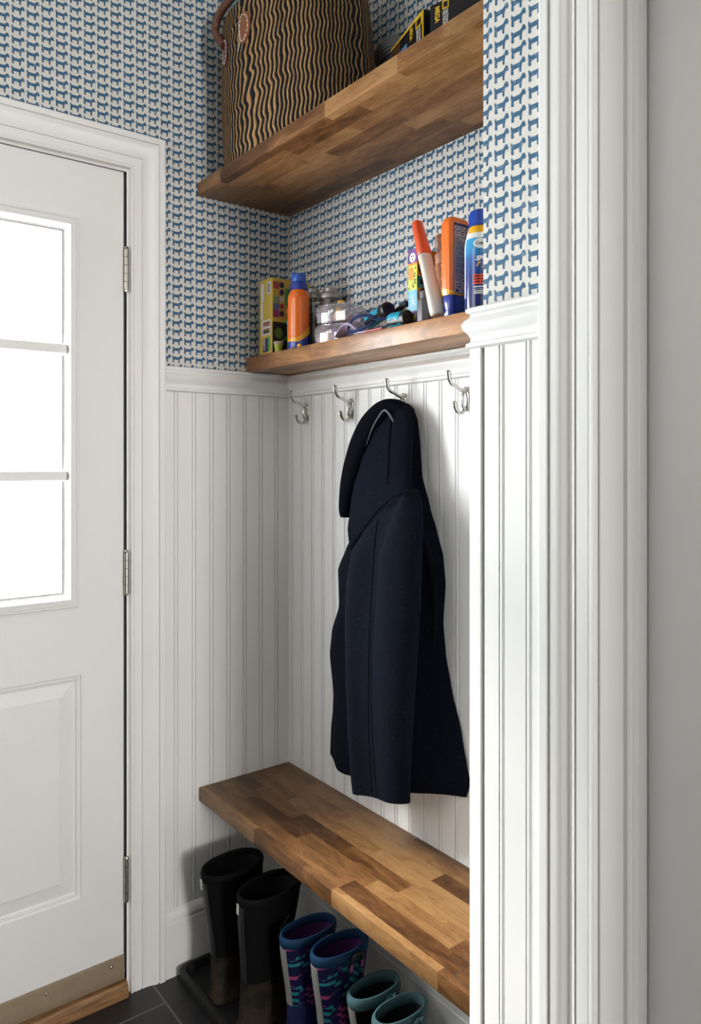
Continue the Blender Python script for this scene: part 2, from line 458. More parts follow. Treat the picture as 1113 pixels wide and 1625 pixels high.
# door casings
CAS = [(0,0),(0,.009),(.0015,.0115),(.0055,.0115),(.007,.0085),(.009,.0105),(.0262,.0115),(.0275,.0085),(.0290,.0085),(.0302,.0125),(.036,.0118),(.045,.0122),(.055,.0150),(.063,.0185),(.0685,.0205),(.0705,.0165),(.0725,.0165),(.0738,.0220),(.0870,.0225),(.090,.0200),(.090,0)]
def casing(fn, aR, aL, zt, bm):
    s = 1 if aR > aL else -1
    rows = [[bm.verts.new(fn(*p)) for p in ((aR+s*d, h, 0.0), (aR+s*d, h, zt+d), (aL-s*d, h, zt+d), (aL-s*d, h, 0.0))] for d, h in CAS]
    for i in range(len(rows)-1):
        for j in range(3): bm.faces.new((rows[i][j], rows[i][j+1], rows[i+1][j+1], rows[i+1][j]))
    bm.faces.new([r[0] for r in rows]); bm.faces.new([r[3] for r in rows])
b = NB(); casing(lambda a, h, z: (h, a, z), -0.489, -1.333, 2.112, b); struct('trim_2', b, WHITE, angle=25)
b = NB(); CAS = [(d, h*1.2) for d, h in CAS[:10]]+[(.034,.0126),(.039,.0128),(.043,.0145),(.047,.0182),(.051,.0210),(.056,.0226),(.0645,.0230),(.0662,.0190),(.0690,.0190),(.0700,.0258),(.0815,.0262),(.0835,.0250),(.0835,0)]
casing(lambda a, h, z: (a, WY-h, z), 1.2635, 2.05, 2.09, b); struct('trim_3', b, WHITE, angle=25)
# jambs: entry door (left), closet door (right) with door stop
b = NB()
box(b, -0.13, 0.0005, -0.497, -0.4925, 0, 2.108); box(b, -0.13, 0.0005, -1.329, -1.325, 0, 2.108); box(b, -0.13, 0.0005, -1.325, -0.497, 2.104, 2.1085)
struct('trim_4', b, WHITE)
b = NB()
JX = 1.268
box(b, 1.2645, JX, WY-0.001, -0.02, 0, 2.095, 0.0008)
strip([(0,-.2518),(.0062,-.2510),(.0085,-.2480),(.0085,-.2430),(.0105,-.2405),(.0105,-.2290),(.0118,-.2270),(.0118,-.2100),(0,-.2100)], lambda a, h, y: (JX+h, y, a), 0, 2.095, b)
box(b, 2.046, 2.05, WY, -0.02, 0, 2.095); box(b, JX, 2.046, WY, -0.02, 2.091, 2.095)
struct('trim_5', b, WHITE, angle=25)

# ------------------------------------------------------------------ entry door
def rect_loops(bm, fn, a0, a1, z0, z1, prof, cap=False):
    rows = []
    for d, h in prof:
        rows.append([bm.verts.new(fn(a, h, z)) for a, z in ((a0+d, z0+d), (a1-d, z0+d), (a1-d, z1-d), (a0+d, z1-d))])
    for i in range(len(rows)-1):
        for j in range(4):
            k = (j+1) % 4; bm.faces.new((rows[i][j], rows[i][k], rows[i+1][k], rows[i+1][j]))
    if cap: bm.faces.new(rows[-1])
DX = -0.004
ya, yb = -1.3215, -0.5035
fn = lambda a, h, z: (DX+h, a, z)
b = NB()
hz = [(0.052, 0.279, None), (0.279, 0.833, 'p'), (0.833, 1.003, None), (1.003, 1.964, 'w'), (1.964, 2.102, None)]
pan = [(-1.215, -0.955), (-0.870, -0.610)]
for z0, z1, kind in hz:
    if kind is None: box(b, DX-0.044, DX, ya, yb, z0, z1)
    elif kind == 'p':
        box(b, DX-0.044, DX, ya, pan[0][0], z0, z1); box(b, DX-0.044, DX, pan[0][1], pan[1][0], z0, z1); box(b, DX-0.044, DX, pan[1][1], yb, z0, z1)
        for p0, p1 in pan: box(b, DX-0.044, DX-0.011, p0, p1, z0, z1)
    else:
        box(b, DX-0.044, DX, ya, -1.199, z0, z1); box(b, DX-0.044, DX, -0.617, yb, z0, z1)
for p0, p1 in pan:
    rect_loops(b, fn, p0, p1, 0.279, 0.833, [(0, 0), (.002, -.005), (.005, -.006), (.008, -.004), (.011, -.0045), (.013, -.0095), (.017, -.0105), (.049, -.0050), (.051, -.0025)], True)
door = struct('door_1', b, DOORW, loc=(-0.004, yb, 0), smooth=False)
W0, W1, WZ0, WZ1 = -1.199, -0.617, 1.003, 1.964     # glazed frame
b = NB()
rect_loops(b, fn, W0, W1, WZ0, WZ1, [(0, -.02), (0, .004), (.002, .007), (.0045, .007), (.006, .0045), (.008, .0065), (.021, .0085), (.0222, .0075), (.0310, -.012), (.0345, -.0115), (.0350, -.024)])
struct('glazing_frame', b, DOORW, door, angle=25)
b = NB(); rect_loops(b, fn, W0, W1, WZ0, WZ1, [(.0338, -.0112), (.0366, -.0112), (.0366, -.0235)]); struct('glazing_gasket', b, plain('grey glazing bead', (0.20, 0.195, 0.185), 0.7), door, angle=25)
gy0, gy1, gz0, gz1 = W0+.034, W1-.034, WZ0+.030, WZ1-.036
mz = [1.327, 1.637]; my = [gy0+(gy1-gy0)/3, gy0+2*(gy1-gy0)/3]
def bar(bm, along, c, l0, l1):
    prof = [(-.0165, -.022), (-.0125, .001), (-.0105, .003), (.0105, .003), (.0125, .001), (.0165, -.022)]
    P = [[bm.verts.new((DX+h-(0 if along == 'y' else .0012), *( (l, c+d) if along == 'y' else (c+d, l)))) for d, h in prof] for l in (l0, l1)]
    for i in range(len(prof)): bm.faces.new((P[0][i], P[0][(i+1) % 6], P[1][(i+1) % 6], P[1][i]))
for c in mz:
    b = NB(); bar(b, 'y', c, gy0-.004, gy1+.004); struct('muntin', b, DOORW, door, angle=25)
for c in my:
    b = NB(); bar(b, 'z', c, gz0-.004, gz1+.004); struct('muntin', b, DOORW, door, angle=25)
ys = [gy0]+my+[gy1]; zs = [gz0]+mz+[gz1]
for i in range(3):
    for j in range(3):
        b = NB(); box(b, DX-.0235, DX-.0205, ys[i], ys[i+1], zs[j], zs[j+1]); struct('glass_pane', b, GLASS, door, smooth=False)
for zc in (0.293, 1.077, 1.852):
    b = NB()
    for k in range(5):
        lathe(b, 0.0045, -0.4990, [(.0040, zc-.053+k*.0212), (.0062, zc-.0525+k*.0212), (.0062, zc-.0325+k*.0212), (.0040, zc-.032+k*.0212)], 14)
    lathe(b, 0.0045, -0.4990, [(.0035, zc+.053), (.0065, zc+.0545), (.0050, zc+.0585), (.001, zc+.0600)], 14)
    lathe(b, 0.0045, -0.4990, [(.001, zc-.0590), (.0050, zc-.0575), (.0055, zc-.0530)], 14)
    plabel(struct('hinge', b, NICKEL, door), 'tarnished nickel hinge')
b = NB(); box(b, DX-.030, DX-.002, -0.5035, -0.4975, 0.05, 2.102); box(b, DX-.030, DX-.002, ya, -0.4975, 2.0985, 2.1045)
struct('weatherstrip', b, GAP, door, smooth=False)
# brass-brown door sweep and the wooden sill
SWEEP = plain('tarnished bronze sweep', (0.27, 0.205, 0.135), 0.45, 0.15, 60, 0.35)
b = NB(); strip([(0,.100),(.004,.100),(.005,.096),(.005,.068),(.007,.060),(.007,.040),(0,.040)], lambda a, h, z: (DX+h, a, z), ya, yb, b)
sw = plabel(struct('door_sweep', b, SWEEP, door), 'bronze brown metal sweep along the door bottom')
for sy in (-0.537, -0.695, -0.85, -1.0, -1.15, -1.29):
    b = NB(); sphere(b, (DX+.005, sy, 0.082), .003, .0042, .0042, u=12, v=8); struct('screw', b, NICKEL, sw)
g = G('worn oak sill'); v = g.coord(); f = g.noise(g.scale(v, 200, 12, 200), 1, 4)
g.set(g.ramp(f, [(0.3, (0.10, 0.045, 0.015)), (0.7, (0.36, 0.19, 0.075))]), 0.4)
b = NB(); strip([(-.12,0),(-.12,.036),(-.02,.040),(.010,.034),(.018,.024),(.020,0)], lambda a, h, z: (h, a, z), -1.322, -0.4985, b)
struct('threshold', b, g.m, angle=25)
bpy.data.objects['threshold'].name = 'trim_6'
b = NB(); box(b, -1.4, -0.14, -3.0, 1.0, -0.12, -0.02)
struct('porch_floor', b, plain('pale concrete', (0.6, 0.6, 0.6), 0.9), smooth=False)

# closet door beyond the right casing: flush stiles with panels further right
b = NB()
fn2 = lambda a, h, z: (a, -0.2080-h, z)
box(b, 1.2725, 2.043, -0.208, -0.174, 0.01, 0.12); box(b, 1.2725, 2.043, -0.208, -0.174, 0.90, 1.04); box(b, 1.2725, 2.043, -0.208, -0.174, 1.97, 2.088)
for q0, q1 in ((1.2725, 1.390), (1.608, 1.708), (1.926, 2.043)):
    box(b, q0, q1, -0.208, -0.174, 0.12, 0.90); box(b, q0, q1, -0.208, -0.174, 1.04, 1.97)
for q0, q1 in ((1.390, 1.608), (1.708, 1.926)):
    for z0, z1 in ((0.12, 0.90), (1.04, 1.97)):
        box(b, q0, q1, -0.196, -0.180, z0, z1)
        rect_loops(b, fn2, q0, q1, z0, z1, [(0, 0), (.003, -.006), (.012, -.010), (.045, -.004)], True)
struct('door_2', b, DOORW, smooth=False)

# ------------------------------------------------------------------ bench and shelves
def plank(name, x0, x1, y0, y1, z0, z1, m, label, cat, bev=0.0022):
    b = NB(); box(b, x0, x1, y0, y1, z0, z1, bev, 2)
    o = obj(name, b, m, loc=((x0+x1)/2, (y0+y1)/2, z0)); tag(o, label, cat); return o
BX1 = WX-0.0175
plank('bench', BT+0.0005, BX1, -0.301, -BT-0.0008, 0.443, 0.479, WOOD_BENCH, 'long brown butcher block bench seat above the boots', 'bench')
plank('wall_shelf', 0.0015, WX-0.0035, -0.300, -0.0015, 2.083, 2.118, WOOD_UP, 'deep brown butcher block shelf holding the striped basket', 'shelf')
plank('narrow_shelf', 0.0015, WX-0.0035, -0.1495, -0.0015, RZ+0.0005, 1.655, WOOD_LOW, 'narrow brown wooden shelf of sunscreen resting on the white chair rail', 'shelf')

# ------------------------------------------------------------------ coat hooks
def make_hook(x):
    t = thing('coat_hook', 'x', 'coat hook', (x, -BT, 1.499), 'chrome coat hooks under the narrow shelf')
    yw = -BT
    b = NB()
    rings = []
    for h, s in ((0, 1.0), (.0016, 1.0), (.0032, .9), (.0042, .62)):
        rings.append([Vector((x+.0090*s*math.cos(q), yw-h, 1.499+.0265*s*math.sin(q))) for q in [2*PI*i/28 for i in range(28)]])
    loft(b, rings)
    obj('back_plate', b, CHROME, t)
    b = NB(); tube(b, [(x, yw-.003, 1.5215), (x, yw-.013, 1.5175), (x, yw-.030, 1.5235), (x, yw-.0455, 1.5295), (x, yw-.054, 1.5415), (x, yw-.056, 1.5540)], [.0054, .0045, .0038, .0038, .0050, .0064], 14, 7)
    sphere(b, (x, yw-.0562, 1.5545), .0065, .0065, .0038)
    obj('upper_prong', b, CHROME, t)
    b = NB(); tube(b, [(x, yw-.004, 1.5190), (x, yw-.0125, 1.5060), (x, yw-.0130, 1.4880), (x, yw-.0070, 1.4770), (x, yw-.0160, 1.4680), (x, yw-.0270, 1.4700), (x, yw-.0345, 1.4790), (x, yw-.0375, 1.4895)], [.0042, .0038, .0038, .0041, .0038, .0038, .0047, .0057], 14, 6)
    sphere(b, (x, yw-.0377, 1.4898), .0058, .0058, .0036)
    obj('lower_prong', b, CHROME, t)
    for dx in (-1, 1):
        b = NB(); sphere(b, (x+dx*.0068, yw-.0042, 1.4985), .0030, .0016, .0030, u=12, v=8); obj('screw', b, CHROME, t)
    return t
def copy_tree(o, parent=None):
    c = o.copy(); COL.objects.link(c)
    if parent is not None: c.parent = parent
    for ch in list(o.children): copy_tree(ch, c)
    return c
hk = make_hook(0.110)
hooks = [hk]
for x in (0.318, 0.525, 0.730):
    c = copy_tree(hk); c.location.x = x; hooks.append(c)
for c, l in zip(hooks, ('chrome coat hook nearest the inside corner of the panelled walls, empty',
                        'empty chrome coat hook just left of the hanging navy coat',
                        'chrome coat hook that holds the navy coat',
                        'empty chrome coat hook right of the navy coat, beside the end wall')):
    c['label'] = l

# ------------------------------------------------------------------ navy coat on the third hook
def coat_mat(name, base, lint=True):
    g = G(name); v = g.coord()
    n1 = g.noise(v, 420, 3); n2 = g.noise(v, 9, 3)
    c = g.mix(n1, tuple(q*0.55 for q in base), tuple(q*1.6 for q in base))
    if lint:
        vo = g.n('ShaderNodeTexVoronoi', {'Vector': v, 'Scale': 120.0, 'Randomness': 1.0})
        sp = g.math('LESS_THAN', vo.outputs['Distance'], 0.085)
        keep = g.math('GREATER_THAN', g.xyz(vo.outputs['Color'])[0], 0.45)
        c = g.mix(g.math('MULTIPLY', g.math('MULTIPLY', sp, keep), 0.40), c, (0.16, 0.17, 0.20))
        vo2 = g.n('ShaderNodeTexVoronoi', {'Vector': g.scale(v, 1, 1, .5), 'Scale': 210.0, 'Randomness': 1.0})
        k2 = g.math('MULTIPLY', g.math('LESS_THAN', vo2.outputs['Distance'], 0.11), g.math('GREATER_THAN', g.xyz(vo2.outputs['Color'])[1], 0.62))
        c = g.mix(g.math('MULTIPLY', k2, g.math('MULTIPLY', n2, 0.45)), c, (0.14, 0.15, 0.18))
    g.set(c, 0.92, Specular_IOR_Level=0.06)
    g.bump(n1, 0.35, 0.0015)
    return g.m
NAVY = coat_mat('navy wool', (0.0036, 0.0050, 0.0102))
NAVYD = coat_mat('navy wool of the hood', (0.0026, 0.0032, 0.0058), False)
LINING = plain('grey coat lining', (0.16, 0.18, 0.22), 0.7, 0.2, 200)
SEAM = plain('navy seam thread', (0.002, 0.0025, 0.004), 0.95, Specular_IOR_Level=0.05)
def interp(tab, z):
    tab = sorted(tab)
    if z <= tab[0][0]: return tab[0][1:]
    for p, q in zip(tab, tab[1:]):
        if p[0] <= z <= q[0]:
            t = (z-p[0])/(q[0]-p[0]); t = t*t*(3-2*t)*0.35+t*0.65
            return tuple(u+(w-u)*t for u, w in zip(p[1:], q[1:]))
    return tab[-1][1:]
CX, CZC = 0.500, 1.455
coat = thing('coat', 'navy blue wool coat hanging by its neck from the third chrome hook', 'coat', (0.525, -0.02, 0.575))
#       z      xl     xr     depth  fold
BODY = [(.570, .228, .735, .060, .014), (.640, .232, .747, .070, .014), (.690, .240, .737, .076, .014), (.763, .246, .722, .082, .013), (.869, .240, .687, .088, .012),
        (.929, .258, .672, .092, .011), (1.000, .298, .664, .094, .009), (1.089, .288, .671, .094, .006), (1.149, .328, .664, .090, .005), (1.197, .385, .646, .086, .004),
        (1.260, .418, .620, .080, .003), (1.330, .447, .594, .074, .002), (1.400, .480, .588, .066, .001), (1.455, .505, .580, .056, .0), (1.485, .507, .566, .046, .0), (1.500, .512, .545, .026, .0)]
def body_ring(z, n=56, hem=0.0):
    xl, xr, dp, fo = interp(BODY, z)
    R = []
    for i in range(n):
        s = i/(n-1)
        x = xl+(xr-xl)*s
        env = (1-abs(2*s-1)**2.6)
        skew = 1.0-0.42*max(0, s-0.42)/0.58
        y = -0.018-dp*env*skew
        y += fo*math.sin(s*13.5+0.8+1.2*z)*env
        z2 = z
        R.append(Vector((x, y, z2)))
    for i in range(10):
        s = 1-(i+1)/11
        R.append(Vector((xl+(xr-xl)*s, -0.0145, z)))
    return R
b = NB()
zs = [0.570+(1.500-0.570)*i/70 for i in range(71)]
rings = [body_ring(z) for z in zs]
# slanting hem: lower on the left front, higher at the right back corner
xl0, xr0 = 0.228, 0.747
for k, r in enumerate(rings):
    w = max(0, 1-k/16)**2
    for p in r:
        s = (p.x-xl0)/(xr0-xl0)
        p.z += w*(0.064*max(0, s)**1.2-0.006*math.sin(max(0, s)*PI))
loft(b, rings)
o = obj('coat_body', b, NAVY, coat, angle=70)
# sleeve hanging in front
SLV = [(.600, .470, .672, -.118, .030), (.640, .467, .674, -.120, .032), (.733, .464, .683, -.124, .036), (.828, .461, .692, -.126, .039), (.923, .458, .700, -.126, .041), (1.009, .455, .706, -.124, .043),
       (1.075, .455, .708, -.121, .043), (1.147, .466, .705, -.116, .042), (1.195, .500, .700, -.109, .038), (1.240, .545, .690, -.099, .032), (1.275, .580, .676, -.090, .026), (1.300, .605, .655, -.080, .016)]
b = NB(); rings = []
for i in range(56):
    z = 0.600+(1.300-0.600)*i/55
    x0, x1, yc, ry = interp(SLV, z)
    x1 -= 0.012; cxx, ra = (x0+x1)/2, (x1-x0)/2
    R = []
    for j in range(48):
        t = 2*PI*j/48; c, s = math.cos(t), math.sin(t)
        x = cxx+ra*math.copysign(abs(c)**0.85, c)
        front = s < 0
        y = yc+ry*s*(1.0 if front else 0.8)
        if front:
            u = (x-cxx)/ra
            y += 0.006*math.sin(u*4.2+z*2.0)*(1-u*u) - 0.010*math.exp(-((u+0.55)/0.22)**2)*min(1, (1.25-z)/0.2 if z < 1.25 else 0)+0.012*math.exp(-((u-0.1+0.3*(z-0.9))/0.12)**2)*max(0, min(1, (z-0.95)/0.15))*max(0, min(1, (1.24-z)/0.1))
        R.append(Vector((x, y, z)))
    rings.append(R)
for k, r in enumerate(rings):
    w = max(0, 1-k/10)**2
    for p in r: p.z += w*(0.030*(p.x-0.57)/0.2+0.006)
loft(b, rings)
sleeve = obj('sleeve', b, NAVY, coat, angle=70)
# shoulder yoke above the armhole seam
b = NB(); rings = []
YK = [(1.150, .425, .470, -.098, .012), (1.197, .420, .530, -.100, .018), (1.260, .420, .640, -.090, .026), (1.300, .424, .672, -.084, .026), (1.357, .442, .640, -.076, .025), (1.430, .476, .612, -.064, .021), (1.475, .520, .592, -.054, .015), (1.492, .548, .575, -.046, .008)]
for i in range(30):
    z = 1.150+(1.492-1.150)*i/29
    x0, x1, yc, ry = interp(YK, z)
    x1 = min(x1, interp(BODY, z)[1]+0.026) if z > 1.24 else x1
    R = []
    for j in range(40):
        t = 2*PI*j/40; c, s = math.cos(t), math.sin(t)
        R.append(Vector(((x0+x1)/2+(x1-x0)/2*math.copysign(abs(c)**0.8, c), yc+ry*s, z)))
    rings.append(R)
loft(b, rings)
obj('shoulder', b, NAVY, coat, angle=70)
# seams as thin raised welts
b = NB(); tube(b, [(.437, -.114, 1.152), (.500, -.121, 1.200), (.560, -.124, 1.250), (.610, -.121, 1.283), (.648, -.113, 1.295), (.662, -.106, 1.297)], [.0012, .0017, .0017, .0012], 8, 6)
obj('armhole_seam', b, SEAM, coat)
b = NB(); tube(b, [(.588, -.1475, 1.235), (.589, -.1585, 1.160), (.586, -.1640, 1.060), (.581, -.1660, .960), (.577, -.1650, .850), (.574, -.1610, .740), (.573, -.1520, .622)], [.0013]*3, 6, 6)
obj('sleeve_seam', b, SEAM, sleeve)
# hood / deep turned collar folded down the left side
b = NB(); rings = []
HOOD = [(.372, -.070, 1.222, .014, .018), (.374, -.072, 1.245, .021, .020), (.392, -.075, 1.300, .028, .024), (.412, -.076, 1.350, .031, .026), (.438, -.074, 1.405, .033, .026), (.467, -.068, 1.450, .033, .025), (.500, -.058, 1.480, .029, .024), (.530, -.050, 1.489, .021, .022), (.556, -.044, 1.478, .020, .020), (.572, -.040, 1.452, .018, .020), (.582, -.038, 1.405, .014, .018), (.590, -.038, 1.350, .006, .012)]
P = [Vector(q[:3]) for q in HOOD]; PP = catmull(P, 6)
W = lerp_list([q[3] for q in HOOD], len(PP)); D = lerp_list([q[4] for q in HOOD], len(PP))
for i, p in enumerate(PP):
    t = (PP[min(i+1, len(PP)-1)]-PP[max(0, i-1)]); t.y = 0; t.normalize()
    nrm = Vector((-t.z, 0, t.x)); R = []
    for j in range(28):
        a = 2*PI*j/28
        R.append(p+nrm*W[i]*math.cos(a)+Vector((0, 1, 0))*D[i]*math.sin(a))
    rings.append(R)
loft(b, rings)
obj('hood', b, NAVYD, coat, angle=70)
b = NB()
tube(b, [(.480, -.094, 1.400), (.500, -.092, 1.440), (.520, -.086, 1.470), (.532, -.081, 1.482), (.545, -.079, 1.474), (.556, -.076, 1.458), (.566, -.072, 1.440)], [.0006, .0016, .0022, .0018, .0006], 8, 6, flat=1.5)
plabel(obj('neck_binding', b, LINING, coat), 'grey binding inside the neck')
b = NB(); tube(b, [(.548, -.070, 1.480), (.557, -.086, 1.430), (.567, -.098, 1.370), (.574, -.109, 1.310)], [.0012]*2, 6, 6)
obj('collar_seam', b, SEAM, coat)
b = NB(); tube(b, [(.600, -.062, 1.290), (.640, -.070, 1.215), (.664, -.062, 1.150), (.669, -.050, 1.060), (.660, -.045, .960)], [.004, .0075, .0085, .007, .003], 10, 6)
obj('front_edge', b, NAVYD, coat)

# ------------------------------------------------------------------ things on the upper shelf
UZ = 2.1185
def basket_mat():
    g = G('striped rush weave'); u, v, _ = g.xyz(g.coord('UV'))
    p = g.coord(); x, y, z = g.xyz(p)
    wob = g.noise(g.scale(p, 9, 9, 14), 1.0, 2)
    wig = g.math('SINE', g.math('ADD', g.math('MULTIPLY', z, 120.0), g.math('MULTIPLY', wob, 7.0)))
    ph = g.math('ADD', g.math('MULTIPLY', u, 98.0), g.math('ADD', g.math('MULTIPLY', wig, 0.17), g.math('ADD', g.math('MULTIPLY', wob, 1.5), g.math('MULTIPLY', z, -6.0))))
    tri = g.math('ABSOLUTE', g.math('SUBTRACT', g.math('FRACT', ph), 0.5))
    col = g.math('FLOOR', ph)
    rn = g.n('ShaderNodeTexWhiteNoise', {'W': col}, noise_dimensions='1D').outputs[0]
    wd = g.math('ADD', 0.155, g.math('MULTIPLY', rn, 0.09))
    tan = g.math('LESS_THAN', tri, wd)
    st = g.noise(g.scale(p, 330, 330, 55), 1.0, 3)
    ct = g.ramp(st, [(0.25, (0.30, 0.14, 0.040)), (0.75, (0.66, 0.42, 0.18))])
    cb = g.ramp(st, [(0.3, (0.003, 0.0035, 0.007)), (0.8, (0.011, 0.012, 0.019))])
    g.set(g.mix(tan, cb, ct), 0.6, Specular_IOR_Level=0.2)
    hh = g.math('ADD', g.math('COSINE', g.math('MULTIPLY', tri, 12.566)), g.math('MULTIPLY', st, 0.8))
    g.bump(hh, 0.8, 0.004)
    return g.m
LEATHER = plain('tan leather', (0.25, 0.085, 0.028), 0.42, 0.2, 90, bump=0.15)
LEATHERD = plain('brown leather', (0.13, 0.048, 0.028), 0.42, 0.2, 90, bump=0.15)
STITCH = plain('white stitching', (0.75, 0.73, 0.68), 0.7)
bk = thing('basket', 'large black and tan striped woven basket with leather handle patches on the upper shelf', 'basket', (0.285, -0.168, UZ))
BK = [(0.0, .290, .262), (.02, .2905, .266), (.10, .284, .268), (.21, .275, .2625), (.30, .268, .256), (.36, .263, .250), (.395, .261, .246)]
def bkring(z, off=0.0, n=120):
    cx, a = interp([(q[0], q[1], q[2]) for q in BK], z)
    bb = 0.126+0.004*math.sin(min(1, z/.39)*PI)
    return ell(cx, -0.168, UZ+z, a+off, bb+off, n, 2.5)
b = NB(); loft(b, [bkring(.395*i/40) for i in range(41)]+[bkring(.395, -.008), bkring(.30, -.010), bkring(.02, -.012)], uv=True)
obj('woven_body', b, basket_mat(), bk, recalc=False, angle=60)
def bk_surf(theta, z, off):
    cx, a = interp([(q[0], q[1], q[2]) for q in BK], z)
    bb = 0.126+0.004*math.sin(min(1, z/.39)*PI)
    c, s = math.cos(theta), math.sin(theta); pw = 2/2.5
    x = a*math.copysign(abs(c)**pw, c); y = bb*math.copysign(abs(s)**pw, s)
    nx = math.copysign(abs(x/a)**1.5, x)/a; ny = math.copysign(abs(y/bb)**1.5, y)/bb
    l = math.hypot(nx, ny)
    return Vector((cx+x+nx/l*off, -0.168+y+ny/l*off, UZ+z))
def patch(bm, th, z, ha, hz, off, n=26, arc=1.0):
    P0 = bk_surf(th, z, 0); e = (bk_surf(th+.01, z, 0)-bk_surf(th-.01, z, 0)); sc = 0.02/e.length
    top = [bk_surf(th+ha*math.cos(2*PI*i/n)*sc, z+hz*math.sin(2*PI*i/n)+(0.0), off) for i in range(n)]
    bot = [bk_surf(th+ha*math.cos(2*PI*i/n)*sc, z+hz*math.sin(2*PI*i/n), 0.0) for i in range(n)]
    loft(bm, [bot, top])
    return sc
def stitches(bm, th, z, ha, hz, off, sc, m=17, skip=()):
    for i in range(m):
        if i in skip: continue
        a0, a1 = 2*PI*(i+.2)/m, 2*PI*(i+.85)/m
        tube(bm, [bk_surf(th+ha*math.cos(a)*sc, z+hz*math.sin(a), off) for a in (a0, (a0+a1)/2, a1)], .0011, 6, 1)
for (th, z, ha, hz, m, lab) in ((4.68, .310, .0255, .041, LEATHER, 'tan leather patch'), (4.27, .300, .0190, .038, LEATHERD, 'dark brown leather patch')):
    b = NB(); sc = patch(b, th, z, ha, hz, .0035)
    o = obj('leather_patch', b, m, bk); plabel(o, lab)
    b = NB(); stitches(b, th, z, ha*.74, hz*.82, .0040, sc); obj('stitching', b, STITCH, o)
b = NB()
tube(b, [bk_surf(4.25, .318, .003), bk_surf(4.12, .352, .012), bk_surf(3.98, .385, .018), bk_surf(4.02, .415, .012), bk_surf(4.20, .437, -.004), bk_surf(4.42, .445, -.020), bk_surf(4.62, .432, -.028), bk_surf(4.695, .395, -.020), bk_surf(4.695, .345, -.014)], [.0095, .0105, .0108, .0108, .0108, .0108, .0105, .010, .008], 14, 6)
obj('handle', b, LEATHERD, bk)
b = NB(); tube(b, [bk_surf(4.62, .335, .004), bk_surf(4.645, .285, .004), bk_surf(4.60, .262, .003)], .0009, 6, 4); obj('loose_thread', b, STITCH, bk)
# teal cloth spilling over the rim
b = NB(); rr = random.Random(5)
sphere(b, (0.110, -0.200, UZ+.430), .052, .048, .088, u=28, v=20)
for v in b.verts: v.co += Vector((math.sin(v.co.z*70+v.co.x*40), math.sin(v.co.x*60), math.sin(v.co.x*90+v.co.y*70)))*.006
o = obj('cloth', b, plain('teal cotton', (0.10, 0.30, 0.32), 0.85, 0.1, 200), loc=(0.110, -0.200, UZ+.345)); tag(o, 'teal cloth tucked in the top of the striped basket', 'cloth')

# black pouch with a grey ribbed knit hat on it
g = G('black nylon'); f = g.noise(g.coord(), 30, 3); g.set(g.mix(f, (0.006, 0.006, 0.007), (0.02, 0.02, 0.022)), 0.5); g.bump(f, 0.3, 0.004); BLKN = g.m
pouch = thing('pouch', 'black fabric pouch behind the right end of the striped basket', 'pouch', (0.545, -0.042, UZ))
b = NB(); loft(b, [ell(0.545, -0.042, UZ+z, a, bb, 40, 2.8) for z, a, bb in ((0, .042, .026), (.004, .047, .030), (.05, .049, .032), (.13, .050, .032), (.175, .047, .029), (.187, .040, .020), (.188, .02, .008))])
obj('pouch_body', b, BLKN, pouch)
b = NB(); tube(b, [(.575, -.066, UZ+.150), (.582, -.074, UZ+.120), (.582, -.076, UZ+.080), (.578, -.073, UZ+.040)], .003, 8, 6); obj('pull_strap', b, BLKN, pouch)
g = G('grey ribbed knit'); x, y, z = g.xyz(g.coord()); w = g.math('SINE', g.math('MULTIPLY', z, 900.0)); n = g.noise(g.coord(), 500, 2)
g.set(g.mix(g.math('MULTIPLY', g.math('ADD', w, 1.0), 0.5), (0.055, 0.057, 0.062), (0.20, 0.205, 0.215)), 0.95); g.bump(g.math('ADD', w, n), 0.6, 0.002); KNIT = g.m
b = NB(); rings = []
for i in range(24):
    t = i/23; xx = .478+.090*t
    r = math.sin(PI*min(1, max(0, .16+.66*t)))**.6
    rings.append([Vector((xx, -.048+.033*r*math.cos(q), UZ+.190+.034*r-.010*t+.034*r*math.sin(q))) for q in [2*PI*k/30 for k in range(30)]])
loft(b, rings)
o = obj('knit_hat', b, KNIT, loc=(.52, -.048, UZ+.189)); tag(o, 'grey ribbed knit hat lying on the black pouch behind the basket', 'hat')

